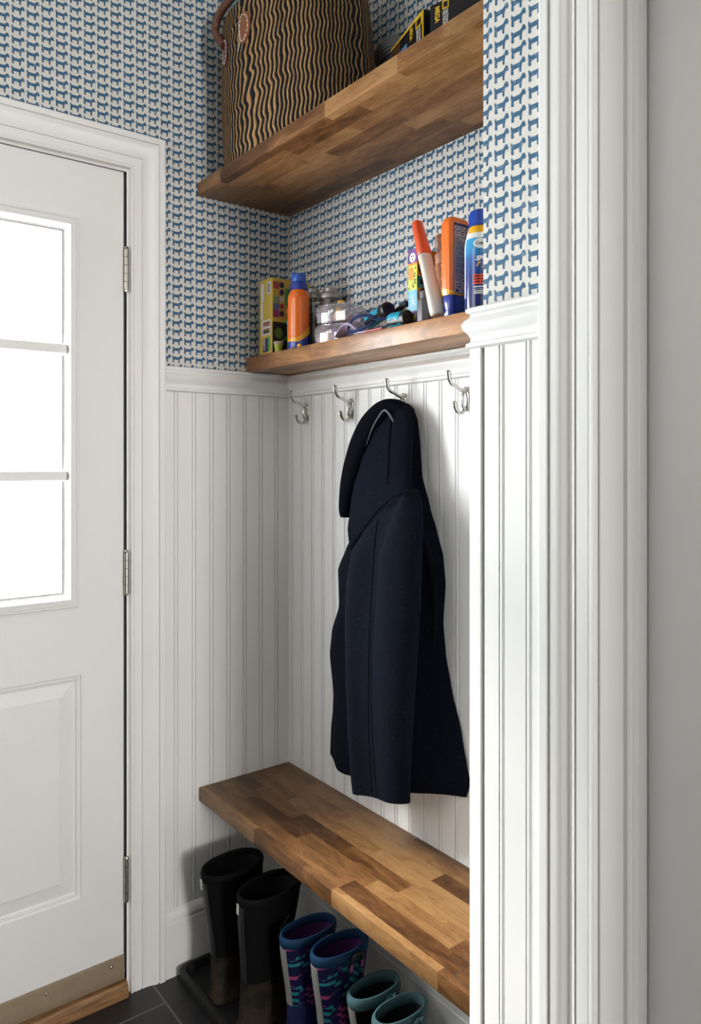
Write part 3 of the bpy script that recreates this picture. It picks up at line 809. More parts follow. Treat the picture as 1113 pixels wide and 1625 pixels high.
# two black game boxes
GBLK = plain('black printed card', (0.006, 0.006, 0.009), 0.4, 0.3, 30, Specular_IOR_Level=0.25)
GYEL = plain('yellow print', (0.72, 0.46, 0.015), 0.4)
GWHT = plain('white print', (0.72, 0.72, 0.72), 0.5)
GPIC = plain('blue stone picture', (0.10, 0.22, 0.45), 0.35, 0.8, 25)
GBRN = plain('brown earth picture', (0.09, 0.045, 0.02), 0.4, 0.5, 30)
def game_box(name, label, c, ux, w, h, d, border, mirror):
    """c: front corner at the joint, ux: direction along the front face"""
    ux = Vector((ux[0], ux[1], 0)).normalized(); un = Vector((ux.y, -ux.x, 0))
    if un.y > 0: un = -un
    C = Vector((c[0], c[1], UZ)); t = thing(name, label, 'box', C+ux*w/2-un*d/2)
    b = NB(); M = lambda a, z, o=0.0: C+ux*a+un*o+Vector((0, 0, z))
    P = [[M(0, z), M(w, z), M(w, z, -d), M(0, z, -d)] for z in (0, h)]
    loft(b, P); bmesh.ops.bevel(b, geom=b.edges[:], offset=.0015, segments=2, affect='EDGES')
    bx = obj('carton', b, GBLK, t)
    def strip_(bm, a0, a1, z0, z1, o=.0006, mi=0): slab(bm, M(0, 0), ux, Vector((0, 0, 1)), un, rect(a0, a1, z0, z1), o, mi)
    b = NB()
    if border:
        strip_(b, 0, w, h-.006, h-.001); strip_(b, .001, .006, 0, h-.006)
    s = -1 if mirror else 1      # reading direction is always towards the viewer's right
    l0, l1, zt, zb = (.008, .038, h-.005, h-.026) if border else (.031, .046, h-.002, h-.020)
    e = .0042 if border else .0024
    for a0, a1, z0, z1 in ((l0, l0+e, zb, zt), (l1-e, l1, zb, zt), (l0, l1, zt-.0032, zt), (l0, l1, zb, zb+.0032)): strip_(b, a0, a1, z0, z1, .0008)
    ex = Vector((0, 0, -1)); ey = -ux if mirror else ux      # lettering runs downward
    def put(bm, body, size, a, z, narrow, **k): text(bm, body, size, lambda X, Y: M(a, z, .0009)+ex*X*narrow+ey*Y, **k)
    if border: put(b, 'MEGA', .0210, .066, h-.010, .46, bold=.0006)
    else: put(b, 'MEGA', .0150, .0140, h-.009, .80, bold=.0006)
    obj('yellow_print', b, GYEL, bx)
    for body, k in (('NATIONAL', 0), ('GEOGRAPHIC', 1)):
        b = NB()
        if border: put(b, body, .0110, .0215+.0110*k, zb-.002, .55, bold=.0003)
        else: put(b, body, .0088, .0390-.0068*k, zb-.002, .75, bold=.0002)
        obj('white_print', b, GWHT, bx)
    if border:
        b = NB(); strip_(b, w-.085, w-.052, h-.052, h-.030); obj('picture', b, GPIC, bx)
        b = NB(); strip_(b, w-.050, w-.004, h-.050, h-.008); obj('picture', b, GBRN, bx)
    return t
game_box('science_kit_box', 'black science kit box with yellow edges, left of the other black box', (.741, -.150), (-.957, .29), .168, .180, .026, True, True)
game_box('science_kit_box', 'black science kit box without yellow edges, farthest right on the upper shelf', (.757, -.148), (.975, .22), .125, .178, .026, False, False)

# ------------------------------------------------------------------ things on the narrow shelf
LZ = 1.6555
def banded(name, cols, rough=0.3, **k): return [plain(name+' '+n_, c, rough, 0.03, 30, **k) for n_, c in cols]
# yellow craft box
YB = banded('craft box', (('yellow', (0.52, 0.37, 0.055)), ('black', (0.012, 0.013, 0.022)), ('label white', (0.60, 0.60, 0.62)), ('green', (0.03, 0.36, 0.10)), ('purple', (0.060, 0.030, 0.090)), ('red', (0.45, 0.06, 0.07)), ('pale green', (0.22, 0.33, 0.16)), ('blue', (0.10, 0.16, 0.32)), ('magenta', (0.28, 0.04, 0.14)), ('slime green', (0.09, 0.17, 0.03)), ('brown', (0.23, 0.13, 0.07))), 0.5)
x0, x1, y0, y1, h = .062, .129, -.140, -.016, .206
t = thing('craft_box', 'tall yellow and black printed box in the corner end of the narrow shelf', 'box', ((x0+x1)/2, (y0+y1)/2, LZ))
b = NB(); box(b, x0, x1, y0, y1, LZ, LZ+h, .0012, 2); carton = obj('carton', b, YB[0], t)
b = NB()
F = lambda bm, a0, a1, z0, z1, mi, e=.0005: slab(bm, (x0, y0, LZ), (1, 0, 0), (0, 0, 1), (0, -1, 0), rect(a0, a1, z0, z1), e, mi)
Rr = lambda bm, a0, a1, z0, z1, mi, e=.0005: slab(bm, (x1, y0, LZ), (0, 1, 0), (0, 0, 1), (1, 0, 0), rect(a0, a1, z0, z1), e, mi)
Ro = lambda bm, ca, cb, ra, rb, mi, e=.0008: slab(bm, (x1, y0, LZ), (0, 1, 0), (0, 0, 1), (1, 0, 0), oval(ca, cb, ra, rb), e, mi)
Rr(b, .0005, .1235, .001, .086, 1)
F(b, .008, .024, .145, .196, 2); F(b, .008, .018, .098, .142, 2)
F(b, .040, .060, .163, .196, 2)
for k in range(7): F(b, .044, .056, .168+k*.0036, .1698+k*.0036, 1, .0009)
F(b, .012, .058, .052, .094, 2); F(b, .020, .054, .056, .070, 10, .0009); F(b, .020, .054, .076, .089, 10, .0009); F(b, .024, .052, .079, .082, 5, .0012); F(b, .022, .050, .059, .064, 1, .0012)
F(b, .018, .046, .006, .044, 4); F(b, .046, .055, .008, .046, 3)
for k, (c_, z0, z1) in enumerate(((5, .176, .196), (0, .158, .174), (6, .138, .156), (7, .118, .137), (8, .098, .117))):
    Rr(b, .002, .022, z0, z1, c_); Ro(b, .030, (z0+z1)/2+.002, .007, .008, (1, 4, 2, 5, 4)[k], .0009)
Rr(b, .042, .052, .134, .180, 3); Rr(b, .052, .088, .134, .180, 4)
Ro(b, .020, .056, .013, .015, 9)
slab(b, (x1, y0, LZ), (0, 1, 0), (0, 0, 1), (1, 0, 0), [(.004, .030), (.020, .026), (.040, .034), (.056, .048), (.070, .052), (.070, .058), (.052, .056), (.036, .042), (.020, .034), (.006, .037)], .0009, 9)
obj('printed_artwork', b, YB, carton, smooth=False)
WHT = plain('white lettering', (0.78, 0.78, 0.78), 0.5)
b = NB()
text(b, 'PARTY', .0150, lambda X, Y: Vector((x1+.0011, y0+.060+Y*.9, LZ+.178-X)), bold=.0004)
obj('lettering', b, WHT, carton, smooth=False)
b = NB(); text(b, 'PARTY', .0105, lambda X, Y: Vector((x0+.022+Y, y0-.0011, LZ+.043-X)), bold=.0003)
obj('lettering', b, WHT, carton, smooth=False)
# little lime tub and bubble wand in front of the box
TOY = banded('toy', (('lime', (0.42, 0.50, 0.05)), ('grey lid', (0.35, 0.34, 0.31)), ('orange', (0.80, 0.17, 0.05)), ('teal', (0.02, 0.36, 0.42))), 0.3)
t = thing('toy_tub', 'tiny lime plastic tub with grey lid in front of the yellow box', 'tub', (.146, -.131, LZ))
b = NB(); lathe(b, .146, -.131, [(.008, LZ), (.0095, LZ+.002), (.0115, LZ+.020), (.0115, LZ+.0215)], 24); obj('tub_body', b, TOY[0], t)
b = NB(); lathe(b, .146, -.131, [(.0128, LZ+.0215), (.0132, LZ+.023), (.0132, LZ+.028), (.012, LZ+.0292), (.0, LZ+.0292)], 24); obj('lid', b, TOY[1], t)
t = thing('bubble_wand', 'thin lime bubble wand tube with orange top behind the orange spray can', 'toy', (.154, -.100, LZ))
b = NB(); lathe(b, .154, -.100, [(.007, LZ), (.0072, LZ+.075), (.006, LZ+.077)], 20); obj('tube', b, TOY[0], t)
b = NB(); lathe(b, .154, -.100, [(.0085, LZ+.0775), (.009, LZ+.079), (.009, LZ+.089), (.007, LZ+.090)], 20); obj('collar', b, TOY[3], t)
b = NB(); lathe(b, .154, -.100, [(.003, LZ+.0903), (.003, LZ+.104), (.008, LZ+.107), (.009, LZ+.115), (.006, LZ+.121), (.001, LZ+.123)], 20); obj('top_knob', b, TOY[2], t)

# orange sunscreen spray can with blue cap
SC = banded('sunscreen', (('orange', (0.86, 0.17, 0.012)), ('blue', (0.012, 0.040, 0.33)), ('yellow', (0.90, 0.42, 0.02)), ('bright blue', (0.015, 0.10, 0.50))), 0.22, Coat_Weight=0.4)
cx, cy, R = .2135, -.1100, .0292
t = thing('spray_can', 'orange and blue sunscreen spray can beside the yellow box', 'sunscreen can', (cx, cy, LZ))
prof = [(.0255, 0), (.0285, .002), (R, .005)]+[(R, .005+.1275*i/84) for i in range(1, 85)]+[(R-.0006, .140), (R-.0020, .146), (R-.0045, .152), (R-.0070, .157)]
def can_col(i, j):
    z = prof[min(i, len(prof)-1)][1]; a = 2*PI*(j+.5)/64
    u = math.sin(a-(-.64))            # across the side that faces the room
    d1 = .030+.004*u+.019*max(0, u)**1.6; d2 = d1-.010+.006*max(0, -u)-.0*u
    d1 += .010*max(0, u)
    return 1 if z < d2-.002 else (2 if z < d1 else 0)
b = NB(); lathe(b, cx, cy, [(r, LZ+z) for r, z in prof], 64, mi=can_col); obj('can_body', b, SC, t)
b = NB(); lathe(b, cx, cy, [(.0222, LZ+.1575), (.0238, LZ+.159), (.0228, LZ+.170), (.0212, LZ+.178), (.0205, LZ+.179)], 40); cp = obj('collar', b, SC[1], t)
b = NB(); lathe(b, cx, cy, [(.0198, LZ+.1795), (.0203, LZ+.181), (.0196, LZ+.197), (.0180, LZ+.2005), (.0145, LZ+.2020), (.0130, LZ+.1985), (.0, LZ+.1980)], 40)
for v in b.verts:
    if v.co.z > LZ+.196: v.co.z += .0028*max(0, math.sin(3*math.atan2(v.co.y-cy, v.co.x-cx)+.5))
obj('spray_cap', b, SC[3], t)

# two glass jars with metal lids at the wall
JGL = clear_plastic('jar glass', (0.80, 0.84, 0.82), 0.03, 0.12)
LID = plain('dull metal lid', (0.42, 0.41, 0.39), 0.35, 0.15, 60, 0.8)
JFILL = plain('dark jar filling', (0.045, 0.03, 0.03), 0.6, 0.5, 60)
for jx, jy, r, hh, lab in ((.258, -.0385, .033, .135, 'glass jar with wide stepped metal lid behind the clear plastic boxes'), (.180, -.0400, .028, .147, 'glass jar with plain metal lid behind the orange spray can')):
    t = thing('jar', lab, 'jar', (jx, jy, LZ), 'lidded jars against the wall')
    b = NB(); lathe(b, jx, jy, [(r*.85, LZ), (r, LZ+.006), (r, LZ+hh-.018), (r*.86, LZ+hh-.006), (r*.84, LZ+hh)], 36); obj('jar_body', b, JGL, t)
    b = NB(); lathe(b, jx, jy, [(r*.80, LZ+.004), (r*.93, LZ+.008), (r*.93, LZ+hh*.72), (r*.5, LZ+hh*.75)], 30); obj('contents', b, JFILL, t)
    b = NB(); lathe(b, jx, jy, [(r*.90, LZ+hh), (r*.97, LZ+hh+.002), (r*.97, LZ+hh+.013), (r*.90, LZ+hh+.016), (r*.62, LZ+hh+.019), (r*.60, LZ+hh+.029), (r*.52, LZ+hh+.031), (0, LZ+hh+.031)], 36); obj('lid', b, LID, t)

# two clear plastic boxes of small toys, stacked
CLR = clear_plastic('clear plastic box', (0.95, 0.93, 0.96), 0.06, 0.10, 0.10, (0.75, 0.70, 0.76))
BITS = banded('toy piece', (('yellow', (0.80, 0.42, 0.03)), ('pink', (0.75, 0.33, 0.33)), ('magenta', (0.50, 0.02, 0.22)), ('violet', (0.28, 0.14, 0.42)), ('white', (0.75, 0.72, 0.72))), 0.4)
def clear_box(cx, cy, z0, w, d, h, yaw, label, bits):
    t = thing('clear_box', label, 'plastic box', (cx, cy, z0), 'stacked clear plastic toy boxes')
    def rr(z, off):
        ax, ay, c = w/2-off, d/2-off, .012
        P = [(-ax+c, -ay), (ax-c, -ay), (ax-c*.3, -ay+c*.3), (ax, -ay+c), (ax, ay-c), (ax-c*.3, ay-c*.3), (ax-c, ay), (-ax+c, ay), (-ax+c*.3, ay-c*.3), (-ax, ay-c), (-ax, -ay+c), (-ax+c*.3, -ay+c*.3)]
        return [Vector((cx+a*math.cos(yaw)-e*math.sin(yaw), cy+a*math.sin(yaw)+e*math.cos(yaw), z0+z)) for a, e in P]
    b = NB(); loft(b, [rr(0, .004), rr(.002, .0015), rr(h*.52, .0), rr(h*.52, .0018), rr(.004, .003), rr(.0035, .006)]); obj('tray', b, CLR, t, angle=25)
    b = NB(); loft(b, [rr(h*.53, .0018), rr(h*.53, 0), rr(h-.008, .0015), rr(h-.002, .005), rr(h-.001, .010), rr(h-.003, .010), rr(h-.0095, .003)], cap0=False); ld = obj('lid', b, CLR, t, angle=25)
    b = NB(); box(b, cx-.006, cx+.006, cy-.002, cy+.002, z0+h*.42, z0+h*.66, .0008, M=Matrix.Translation((cx, cy, 0)) @ Matrix.Rotation(yaw, 4, 'Z') @ Matrix.Translation((-cx, -cy-d/2-.002, 0))); obj('latch', b, CLR, t)
    for kind, a, e, z, r, nm in bits:
        b = NB(); px_, py_ = cx+a*math.cos(yaw)-e*math.sin(yaw), cy+a*math.sin(yaw)+e*math.cos(yaw)
        if nm == 'toy_figure':
            lathe(b, px_, py_, [(r*.6, z0+z), (r, z0+z+r*.5), (r*.85, z0+z+r*1.4), (r*.5, z0+z+r*1.7), (r*.7, z0+z+r*2.1), (r*.45, z0+z+r*2.6), (0, z0+z+r*2.7)], 16)
        else:
            sphere(b, (px_, py_, z0+z+r*.8), r, r*.8, r*.8, u=12, v=8)
        obj(nm, b, BITS[kind], t)
YW = .33
clear_box(.352, -.076, LZ, .104, .094, .0505, YW, 'lower clear plastic box of small pink and violet toys, under another',
    [(0, -.012, -.030, .0045, .0120, 'toy_figure'), (3, .002, -.026, .0045, .0130, 'toy_figure'), (1, -.036, -.034, .0045, .0095, 'toy_piece'), (1, -.020, -.036, .0045, .008, 'toy_piece'), (3, .028, -.010, .0045, .015, 'toy_piece'), (2, .034, .018, .0045, .014, 'toy_piece'), (1, .010, .010, .0045, .012, 'toy_piece')])
clear_box(.356, -.074, LZ+.0515, .104, .094, .0480, YW, 'upper clear plastic box of small toys, on top of another clear box',
    [(0, .012, -.030, .0045, .0130, 'toy_figure'), (2, -.024, -.034, .0045, .007, 'toy_piece'), (2, -.006, -.036, .0045, .007, 'toy_piece'), (4, -.002, -.020, .0045, .012, 'toy_piece'), (4, .026, -.028, .0045, .011, 'toy_piece'), (1, .036, -.024, .0045, .009, 'toy_piece'), (3, -.030, .004, .0045, .013, 'toy_piece')])
b = NB(); sphere(b, (.372, -.092, LZ+.1045), .0065, .005, .0045); sphere(b, (.381, -.090, LZ+.1040), .004, .004, .004)
o = obj('toy_duck', b, BITS[0], loc=(.374, -.092, LZ+.1)); tag(o, 'tiny yellow toy on top of the upper clear box', 'toy')
b = NB(); sphere(b, (.2575, -.1385, LZ+.0052), .006, .005, .0052); sphere(b, (.2650, -.1400, LZ+.0042), .0045, .0045, .0042)
o = obj('toy_bead', b, BITS[0], loc=(.26, -.139, LZ)); tag(o, 'tiny yellow toy at the foot of the lower clear box by the can', 'toy')

# navy strap with a lilac mask, the flashlights and a black stylus
LIL = plain('lilac cloth', (0.42, 0.33, 0.48), 0.8, 0.1, 80); GREYC = plain('grey paper', (0.40, 0.37, 0.35), 0.7); NVY = plain('navy elastic', (0.006, 0.017, 0.085), 0.7, Specular_IOR_Level=0.2); RED = plain('red print', (0.52, 0.10, 0.10), 0.5)
t = thing('cloth_mask', 'folded lilac cloth mask with a navy looped strap beside the clear boxes', 'mask', (.490, -.128, LZ))
b = NB(); rings = []
for i in range(14):
    s = i/13; x = .425+.120*s
    z = LZ+.004+.034*math.sin(PI*min(1, s*1.25+.02))*(1-.45*s)
    rings.append([Vector((x, -.147+.030*k/7, z+(.0035 if 0 < k < 7 else 0)*1.0-.012*(k/7)*math.sin(PI*s))) for k in range(8)]+[Vector((x, -.147+.030*k/7, max(LZ+.0005, z-.003-.012*(k/7)*math.sin(PI*s)))) for k in range(7, -1, -1)])
loft(b, rings); obj('cloth_fold', b, LIL, t)
b = NB(); P = []
for i in range(40):
    q = 2*PI*i/40; P.append(Vector((.515+.050*math.cos(q), -.1452+.006*math.cos(q*2)+.004, LZ+.0245+.0155*math.sin(q)+.004*math.cos(q))))
ring(b, P, .0028, 8, 1.3); tube(b, [(.560, -.139, LZ+.030), (.585, -.134, LZ+.026), (.615, -.130, LZ+.0305)], [.003, .0045, .0035], 8, 6, flat=.5)
obj('strap', b, NVY, t)
b = NB(); box(b, .545, .600, -.147, -.120, LZ+.0004, LZ+.0045, .001); obj('red_label', b, RED, t)
CYA = plain('cyan rubber', (0.015, 0.34, 0.52), 0.35)
def flashlight(a, c, r, label, name='flashlight'):
    a, c = Vector(a), Vector(c); d = (c-a).normalized(); L = (c-a).length
    M = Matrix.Translation(a) @ d.to_track_quat('Z', 'Y').to_matrix().to_4x4()
    t = thing(name, label, 'flashlight', (a+c)/2-Vector((0, 0, r)), 'small cyan and black flashlights')
    b = NB(); lathe(b, 0, 0, [(r*.80, 0), (r*.92, L*.02), (r*.92, L*.72)], 32, M=M); obj('barrel', b, BLACK, t)
    b = NB()
    for k in range(3):
        q0 = 2*PI*k/3+.5
        rg = []
        for zz, rr_, wd in ((.02, .95, .45), (.10, 1.03, .72), (.30, 1.03, .55), (.48, 1.03, .55), (.62, 1.03, .80), (.72, .96, .80)):
            rg.append([M @ Vector((r*rr_*f*math.cos(q0+wd*e), r*rr_*f*math.sin(q0+wd*e), L*zz)) for f, e in [(1, -1+2*i/8) for i in range(9)]+[(.88, 1-2*i/8) for i in range(9)]])
        loft(b, rg)
    obj('grip', b, CYA, t)
    b = NB(); lathe(b, 0, 0, [(r*.92, L*.722), (r*1.04, L*.76), (r*1.04, L*.97), (r*.95, L), (r*.62, L), (r*.58, L*.975), (r*.2, L*.97), (0, L*.985)], 32, M=M); obj('end_cap', b, BLACK, t)
    return t
flashlight((.455, -.064, LZ+.046), (.560, -.092, LZ+.0585), .0165, 'cyan and black flashlight lying left, its black end towards the room')
flashlight((.6140, -.1290, LZ+.0182), (.6680, -.1270, LZ+.0182), .0165, 'cyan and black flashlight lying at the foot of the bright patterned box')
t = thing('stylus', 'black pen propped over the two flashlights', 'pen', (.560, -.058, LZ+.034))
b = NB(); tube(b, [(.535, -.062, LZ+.0520), (.560, -.061, LZ+.0600), (.586, -.060, LZ+.0690)], [.0055, .0065, .0075], 16, 4); sphere(b, (.586, -.060, LZ+.0690), .0076)
obj('pen_barrel', b, BLACK, t)
b = NB(); tube(b, [(.556, -.064, LZ+.0510), (.580, -.064, LZ+.0530), (.590, -.063, LZ+.0610)], .0018, 8, 6); obj('clip', b, NICKEL, t)
# tall patterned box, autumn motifs
HB = banded('patterned box', (('violet', (0.16, 0.055, 0.28)), ('orange', (0.80, 0.27, 0.02)), ('lime', (0.62, 0.70, 0.06)), ('sky', (0.13, 0.52, 0.72)), ('white', (0.78, 0.78, 0.76)), ('black', (0.012, 0.010, 0.014)), ('plum', (0.07, 0.018, 0.10)), ('teal', (0.02, 0.25, 0.32)), ('amber', (0.75, 0.38, 0.03))), 0.4)
x0, x1, y0, y1, h = .6434, .6714, -.105, -.030, .172
t = thing('patterned_box', 'tall narrow box with bright ghost, pumpkin and web patches', 'box', ((x0+x1)/2, (y0+y1)/2, LZ))
b = NB(); box(b, x0, x1, y0, y1, LZ, LZ+h, .001, 2); carton = obj('carton', b, HB[0], t)
b = NB()
def Fs(poly, mi, e=.0004): slab(b, (x0, y0, LZ), (1, 0, 0), (0, 0, 1), (0, -1, 0), poly, e, mi)
def Rs(poly, mi, e=.0004): slab(b, (x1, y0, LZ), (0, 1, 0), (0, 0, 1), (1, 0, 0), poly, e, mi)
W_ = .028
Fs(rect(0, W_, .140, .172), 0); Fs(rect(0, W_, .136, .141), 1, .0006); Fs(oval(.014, .153, .0095, .0105), 4, .0007); Fs(oval(.011, .156, .0016, .002, 10), 5, .001); Fs(oval(.017, .156, .0016, .002, 10), 5, .001); Fs(oval(.014, .149, .0016, .0022, 10), 5, .001)
Fs(rect(0, W_, .082, .136), 2); Fs(oval(.0095, .118, .009, .0150), 1, .0007)
for k in (-1, 0, 1): Fs(oval(.0095+k*.0045, .118, .0006, .012, 10), 8, .0009)
rr = random.Random(2)
for k in range(13):
    a, c = rr.uniform(.003, .025), rr.uniform(.085, .104) if k < 9 else rr.uniform(.104, .132)
    if k >= 9: a = rr.uniform(.020, .026)
    Fs(oval(a, c, .0015, .0018, 8), 5, .0008)
    for q in range(3): Fs(oval(a, c, .0030, .0003, 6, q*1.05+.4), 5, .0007)
Fs(rect(0, W_, .036, .082), 3)
for q in range(5): Fs(oval(.014, .059, .022 if q % 2 else .0135, .0004, 8, q*PI/5+.1) if False else [(.014+.0132*math.cos(q*PI/5)-.0003*math.sin(q*PI/5), .059+.0215*math.sin(q*PI/5)), (.014-.0132*math.cos(q*PI/5), .059-.0215*math.sin(q*PI/5)), (.014-.0132*math.cos(q*PI/5)+.0006, .059-.0215*math.sin(q*PI/5)+.0006), (.014+.0132*math.cos(q*PI/5)+.0006, .059+.0215*math.sin(q*PI/5)+.0006)], 4, .0007)
for r in (.35, .62, .9):
    for q in range(10):
        a0, a1 = q*PI/5, (q+1)*PI/5
        p, p2 = (.014+.0132*r*math.cos(a0), .059+.0215*r*math.sin(a0)), (.014+.0132*r*math.cos(a1), .059+.0215*r*math.sin(a1))
        Fs([p, p2, (p2[0], p2[1]+.0007), (p[0], p[1]+.0007)], 4, .0007)
Fs([(.006, .014), (.014, .012), (.011, .033)], 8, .0007); Fs([(.0085, .020), (.0125, .019), (.011, .033)], 4, .0009); Fs(oval(.021, .022, .003, .008, 14, -.5), 2, .0007); Fs([(.006, .001), (.013, .001), (.009, .010)], 4, .0007); Fs(oval(.022, .006, .004, .002, 12), 5, .0007)
Rs(rect(0, .075, .112, .172), 1); Rs(rect(0, .075, .086, .112), 7); Rs(rect(0, .040, .056, .086), 8); Rs(rect(.040, .075, .0, .120), 6, .0006); Rs(rect(0, .040, 0, .056), 3)
Rs(oval(.016, .130, .013, .017), 5, .0007)
for k in range(4): Rs(oval(.016, .120+k*.0065, .008, .0012, 12), 1, .0009)
Rs(oval(.018, .070, .015, .016), 5, .0007); Rs(oval(.018, .070, .0105, .012), 1, .0009); Rs(rect(.008, .030, .094, .105), 5, .0007)
for k in range(10): Rs(oval(.006+rr.random()*.030, .006+rr.random()*.045, .003, .004, 10), 5, .0007)
for k in range(5): Rs([(.046+.004*k, .100), (.049+.004*k, .100), (.052+.003*k, .085)], 8, .0009)
obj('printed_artwork', b, HB, carton, smooth=False)

# squat grey bottle
GRY = plain('grey plastic', (0.115, 0.112, 0.125), 0.4)
t = thing('grey_bottle', 'small grey eight sided bottle in front of the patterned box', 'bottle', (.7185, -.124, LZ))
b = NB(); oc = lambda r, z: [Vector((.7185+r*math.cos(PI/8+k*PI/4), -.124+r*math.sin(PI/8+k*PI/4), LZ+z)) for k in range(8)]
loft(b, [oc(.0165, 0), oc(.0180, .002), oc(.0180, .042), oc(.0165, .047), oc(.0125, .050)]); obj('bottle_body', b, GRY, t, angle=20)
b = NB(); lathe(b, .7185, -.124, [(.0120, LZ+.050), (.0128, LZ+.051), (.0130, LZ+.064), (.0125, LZ+.0655), (.0105, LZ+.0655), (.0105, LZ+.058), (0, LZ+.058)], 28); obj('neck', b, GRY, t)

# white bottle with orange cap, leaning left
def lean(base, tip):
    a, c = Vector(base), Vector(tip); d = (c-a).normalized()
    return Matrix.Translation(a) @ d.to_track_quat('Z', 'Y').to_matrix().to_4x4(), (c-a).length
PEARL = plain('pearl white plastic', (0.72, 0.66, 0.60), 0.3, 0.04, 20, Coat_Weight=0.3); ORC = plain('orange red cap', (0.82, 0.10, 0.022), 0.28, Coat_Weight=0.3)
M, L = lean((.7540, -.1200, LZ+.0095), (.6830, -.1160, LZ+.2230))
t = thing('leaning_bottle', 'pearl white bottle with long orange cap leaning left', 'sunscreen bottle', (.756, -.118, LZ))
b = NB(); lathe(b, 0, 0, [(.0150, 0), (.0180, .003), (.0186, .012), (.0172, .055), (.0160, .090), (.0158, .115), (.0162, .140), (.0150, .143)], 40, M=M, sy=.72, p=2.4); obj('bottle_body', b, PEARL, t)
b = NB(); lathe(b, 0, 0, [(.0160, .1435), (.0166, .146), (.0150, .175), (.0118, .222), (.0105, L-.004), (.0085, L), (0, L)], 36, M=M, sy=.8, p=2.4); obj('cap', b, ORC, t)
for k, (a, z) in enumerate(((-.010, .118), (-.009, .085))):
    b = NB()
    slab(b, M @ Vector((a, -.0117, z)), M.to_3x3() @ Vector((1, 0, 0)), M.to_3x3() @ Vector((0, 0, 1)), M.to_3x3() @ Vector((0, -1, 0)), [(-.002, -.004), (.001, -.002), (.002, .005), (-.0005, .003)], .0006)
    obj('yellow_mark', b, SC[2], t)

# translucent peach pump bottle and the orange bottle behind
PEA = plain('peach liquid in plastic', (0.58, 0.30, 0.18), 0.25, 0.04, 20, Coat_Weight=0.3, Transmission_Weight=0.15); PEC = plain('peach pump collar', (0.68, 0.42, 0.31), 0.35)
CAPC = clear_plastic('clear pump cover', (0.97, 0.90, 0.87), 0.05, 0.10, 0.28, (0.75, 0.52, 0.42))
M, L = lean((.7360, -.0760, LZ+.0085), (.6880, -.0540, LZ+.2010))
t = thing('pump_bottle', 'translucent peach pump bottle with clear cover behind the leaning bottle', 'bottle', (.733, -.064, LZ))
b = NB(); lathe(b, 0, 0, [(.016, 0), (.0195, .004), (.0195, .118), (.0175, .126), (.0155, .129)], 36, M=M); obj('bottle_body', b, PEA, t)
b = NB(); lathe(b, 0, 0, [(.0150, .1295), (.0157, .131), (.0157, .152), (.0130, .155)], 36, M=M); obj('pump_collar', b, PEC, t)
b = NB(); lathe(b, 0, 0, [(.0060, .1555), (.0060, .178), (.0045, .180), (.0045, .196), (.008, .197), (.0085, .203), (0, .204)], 24, M=M); obj('pump_nozzle', b, PEC, t)
b = NB(); lathe(b, 0, 0, [(.0125, .1555), (.0120, .190), (.0105, L-.004), (.0080, L), (0, L)], 32, M=M); obj('clear_cover', b, CAPC, t)
t = thing('back_bottle', 'plain orange bottle at the wall, mostly behind the peach pump bottle', 'bottle', (.712, -.0225, LZ))
M, L = lean((.738, -.0195, LZ+.004), (.708, -.0195, LZ+.190))
b = NB(); lathe(b, 0, 0, [(.013, 0), (.0165, .004), (.0170, .150), (.0150, .170), (.009, .178)], 32, M=M, sy=.9); obj('bottle_body', b, SC[0], t)
b = NB(); lathe(b, 0, 0, [(.0105, .1785), (.0108, .182), (.0100, .194), (0, .196)], 28, M=M); obj('cap', b, PEC, t)

# orange lotion standing on its blue cap, printed back label
x0, x1, y0, y1 = .7590, .7930, -.1240, -.0600
cx, cy, ax, ay = (x0+x1)/2, (y0+y1)/2, (x1-x0)/2, (y1-y0)/2
t = thing('lotion_bottle', 'orange sunscreen lotion bottle standing on its blue cap, with a printed back label', 'sunscreen bottle', (cx, cy, LZ))
def lr(z, s=1.0, sx=None): return ell(cx, cy, LZ+z, ax*(sx or s), ay*s, 56, 4.2)
b = NB(); loft(b, [lr(0, .80), lr(.002, .84), lr(.046, .90), lr(.048, .88)]); obj('cap', b, SC[1], t)
LPR = [(.0485, .93), (.050, .96), (.060, .985), (.110, 1.0), (.160, 1.0), (.190, .985), (.199, .94), (.2055, .84), (.2095, .66), (.2115, .35)]
LP = []
for (za, sa), (zb, sb) in zip(LPR, LPR[1:]):
    n_ = max(1, int((zb-za)/.0022))
    LP += [(za+(zb-za)*i/n_, sa+(sb-sa)*i/n_) for i in range(n_)]
LP.append(LPR[-1])
def lcol(i, j):
    z = LP[min(i, len(LP)-1)][0]; a = 2*PI*(j+.5)/56
    return 2 if z < .060+.004*math.sin(a*2)+.010*max(0, -math.cos(a))**2 else 0
b = NB(); loft(b, [lr(z, s) for z, s in LP], mi=lcol); body = obj('bottle_body', b, SC, t)
LABL = banded('lotion label', (('pale pink', (0.55, 0.43, 0.42)), ('navy ink', (0.025, 0.025, 0.11)), ('cell white', (0.62, 0.55, 0.54))), 0.45)
b = NB()
Ls = lambda a0, a1, z0, z1, mi, e: slab(b, (x1-.0004, y0+.0105, LZ), (0, 1, 0), (0, 0, 1), (1, 0, 0), rect(a0, a1, z0, z1), e, mi)
Ls(0, .046, .052, .196, 1, .0006); Ls(.001, .045, .053, .190, 0, .0010)
rr = random.Random(4); z = .1845
for k in range(3): slab(b, (x1-.0004, y0+.0105, LZ), (0, 1, 0), (0, 0, 1), (1, 0, 0), oval(.0085+k*.0140, .1825, .0058, .0056), .0013, 1); slab(b, (x1-.0004, y0+.0105, LZ), (0, 1, 0), (0, 0, 1), (1, 0, 0), oval(.0085+k*.0140, .1825, .0040, .0038), .0016, 0); Ls(.004+k*.0140, .013+k*.0140, .1735, .1747, 1, .0014)
z = .1700
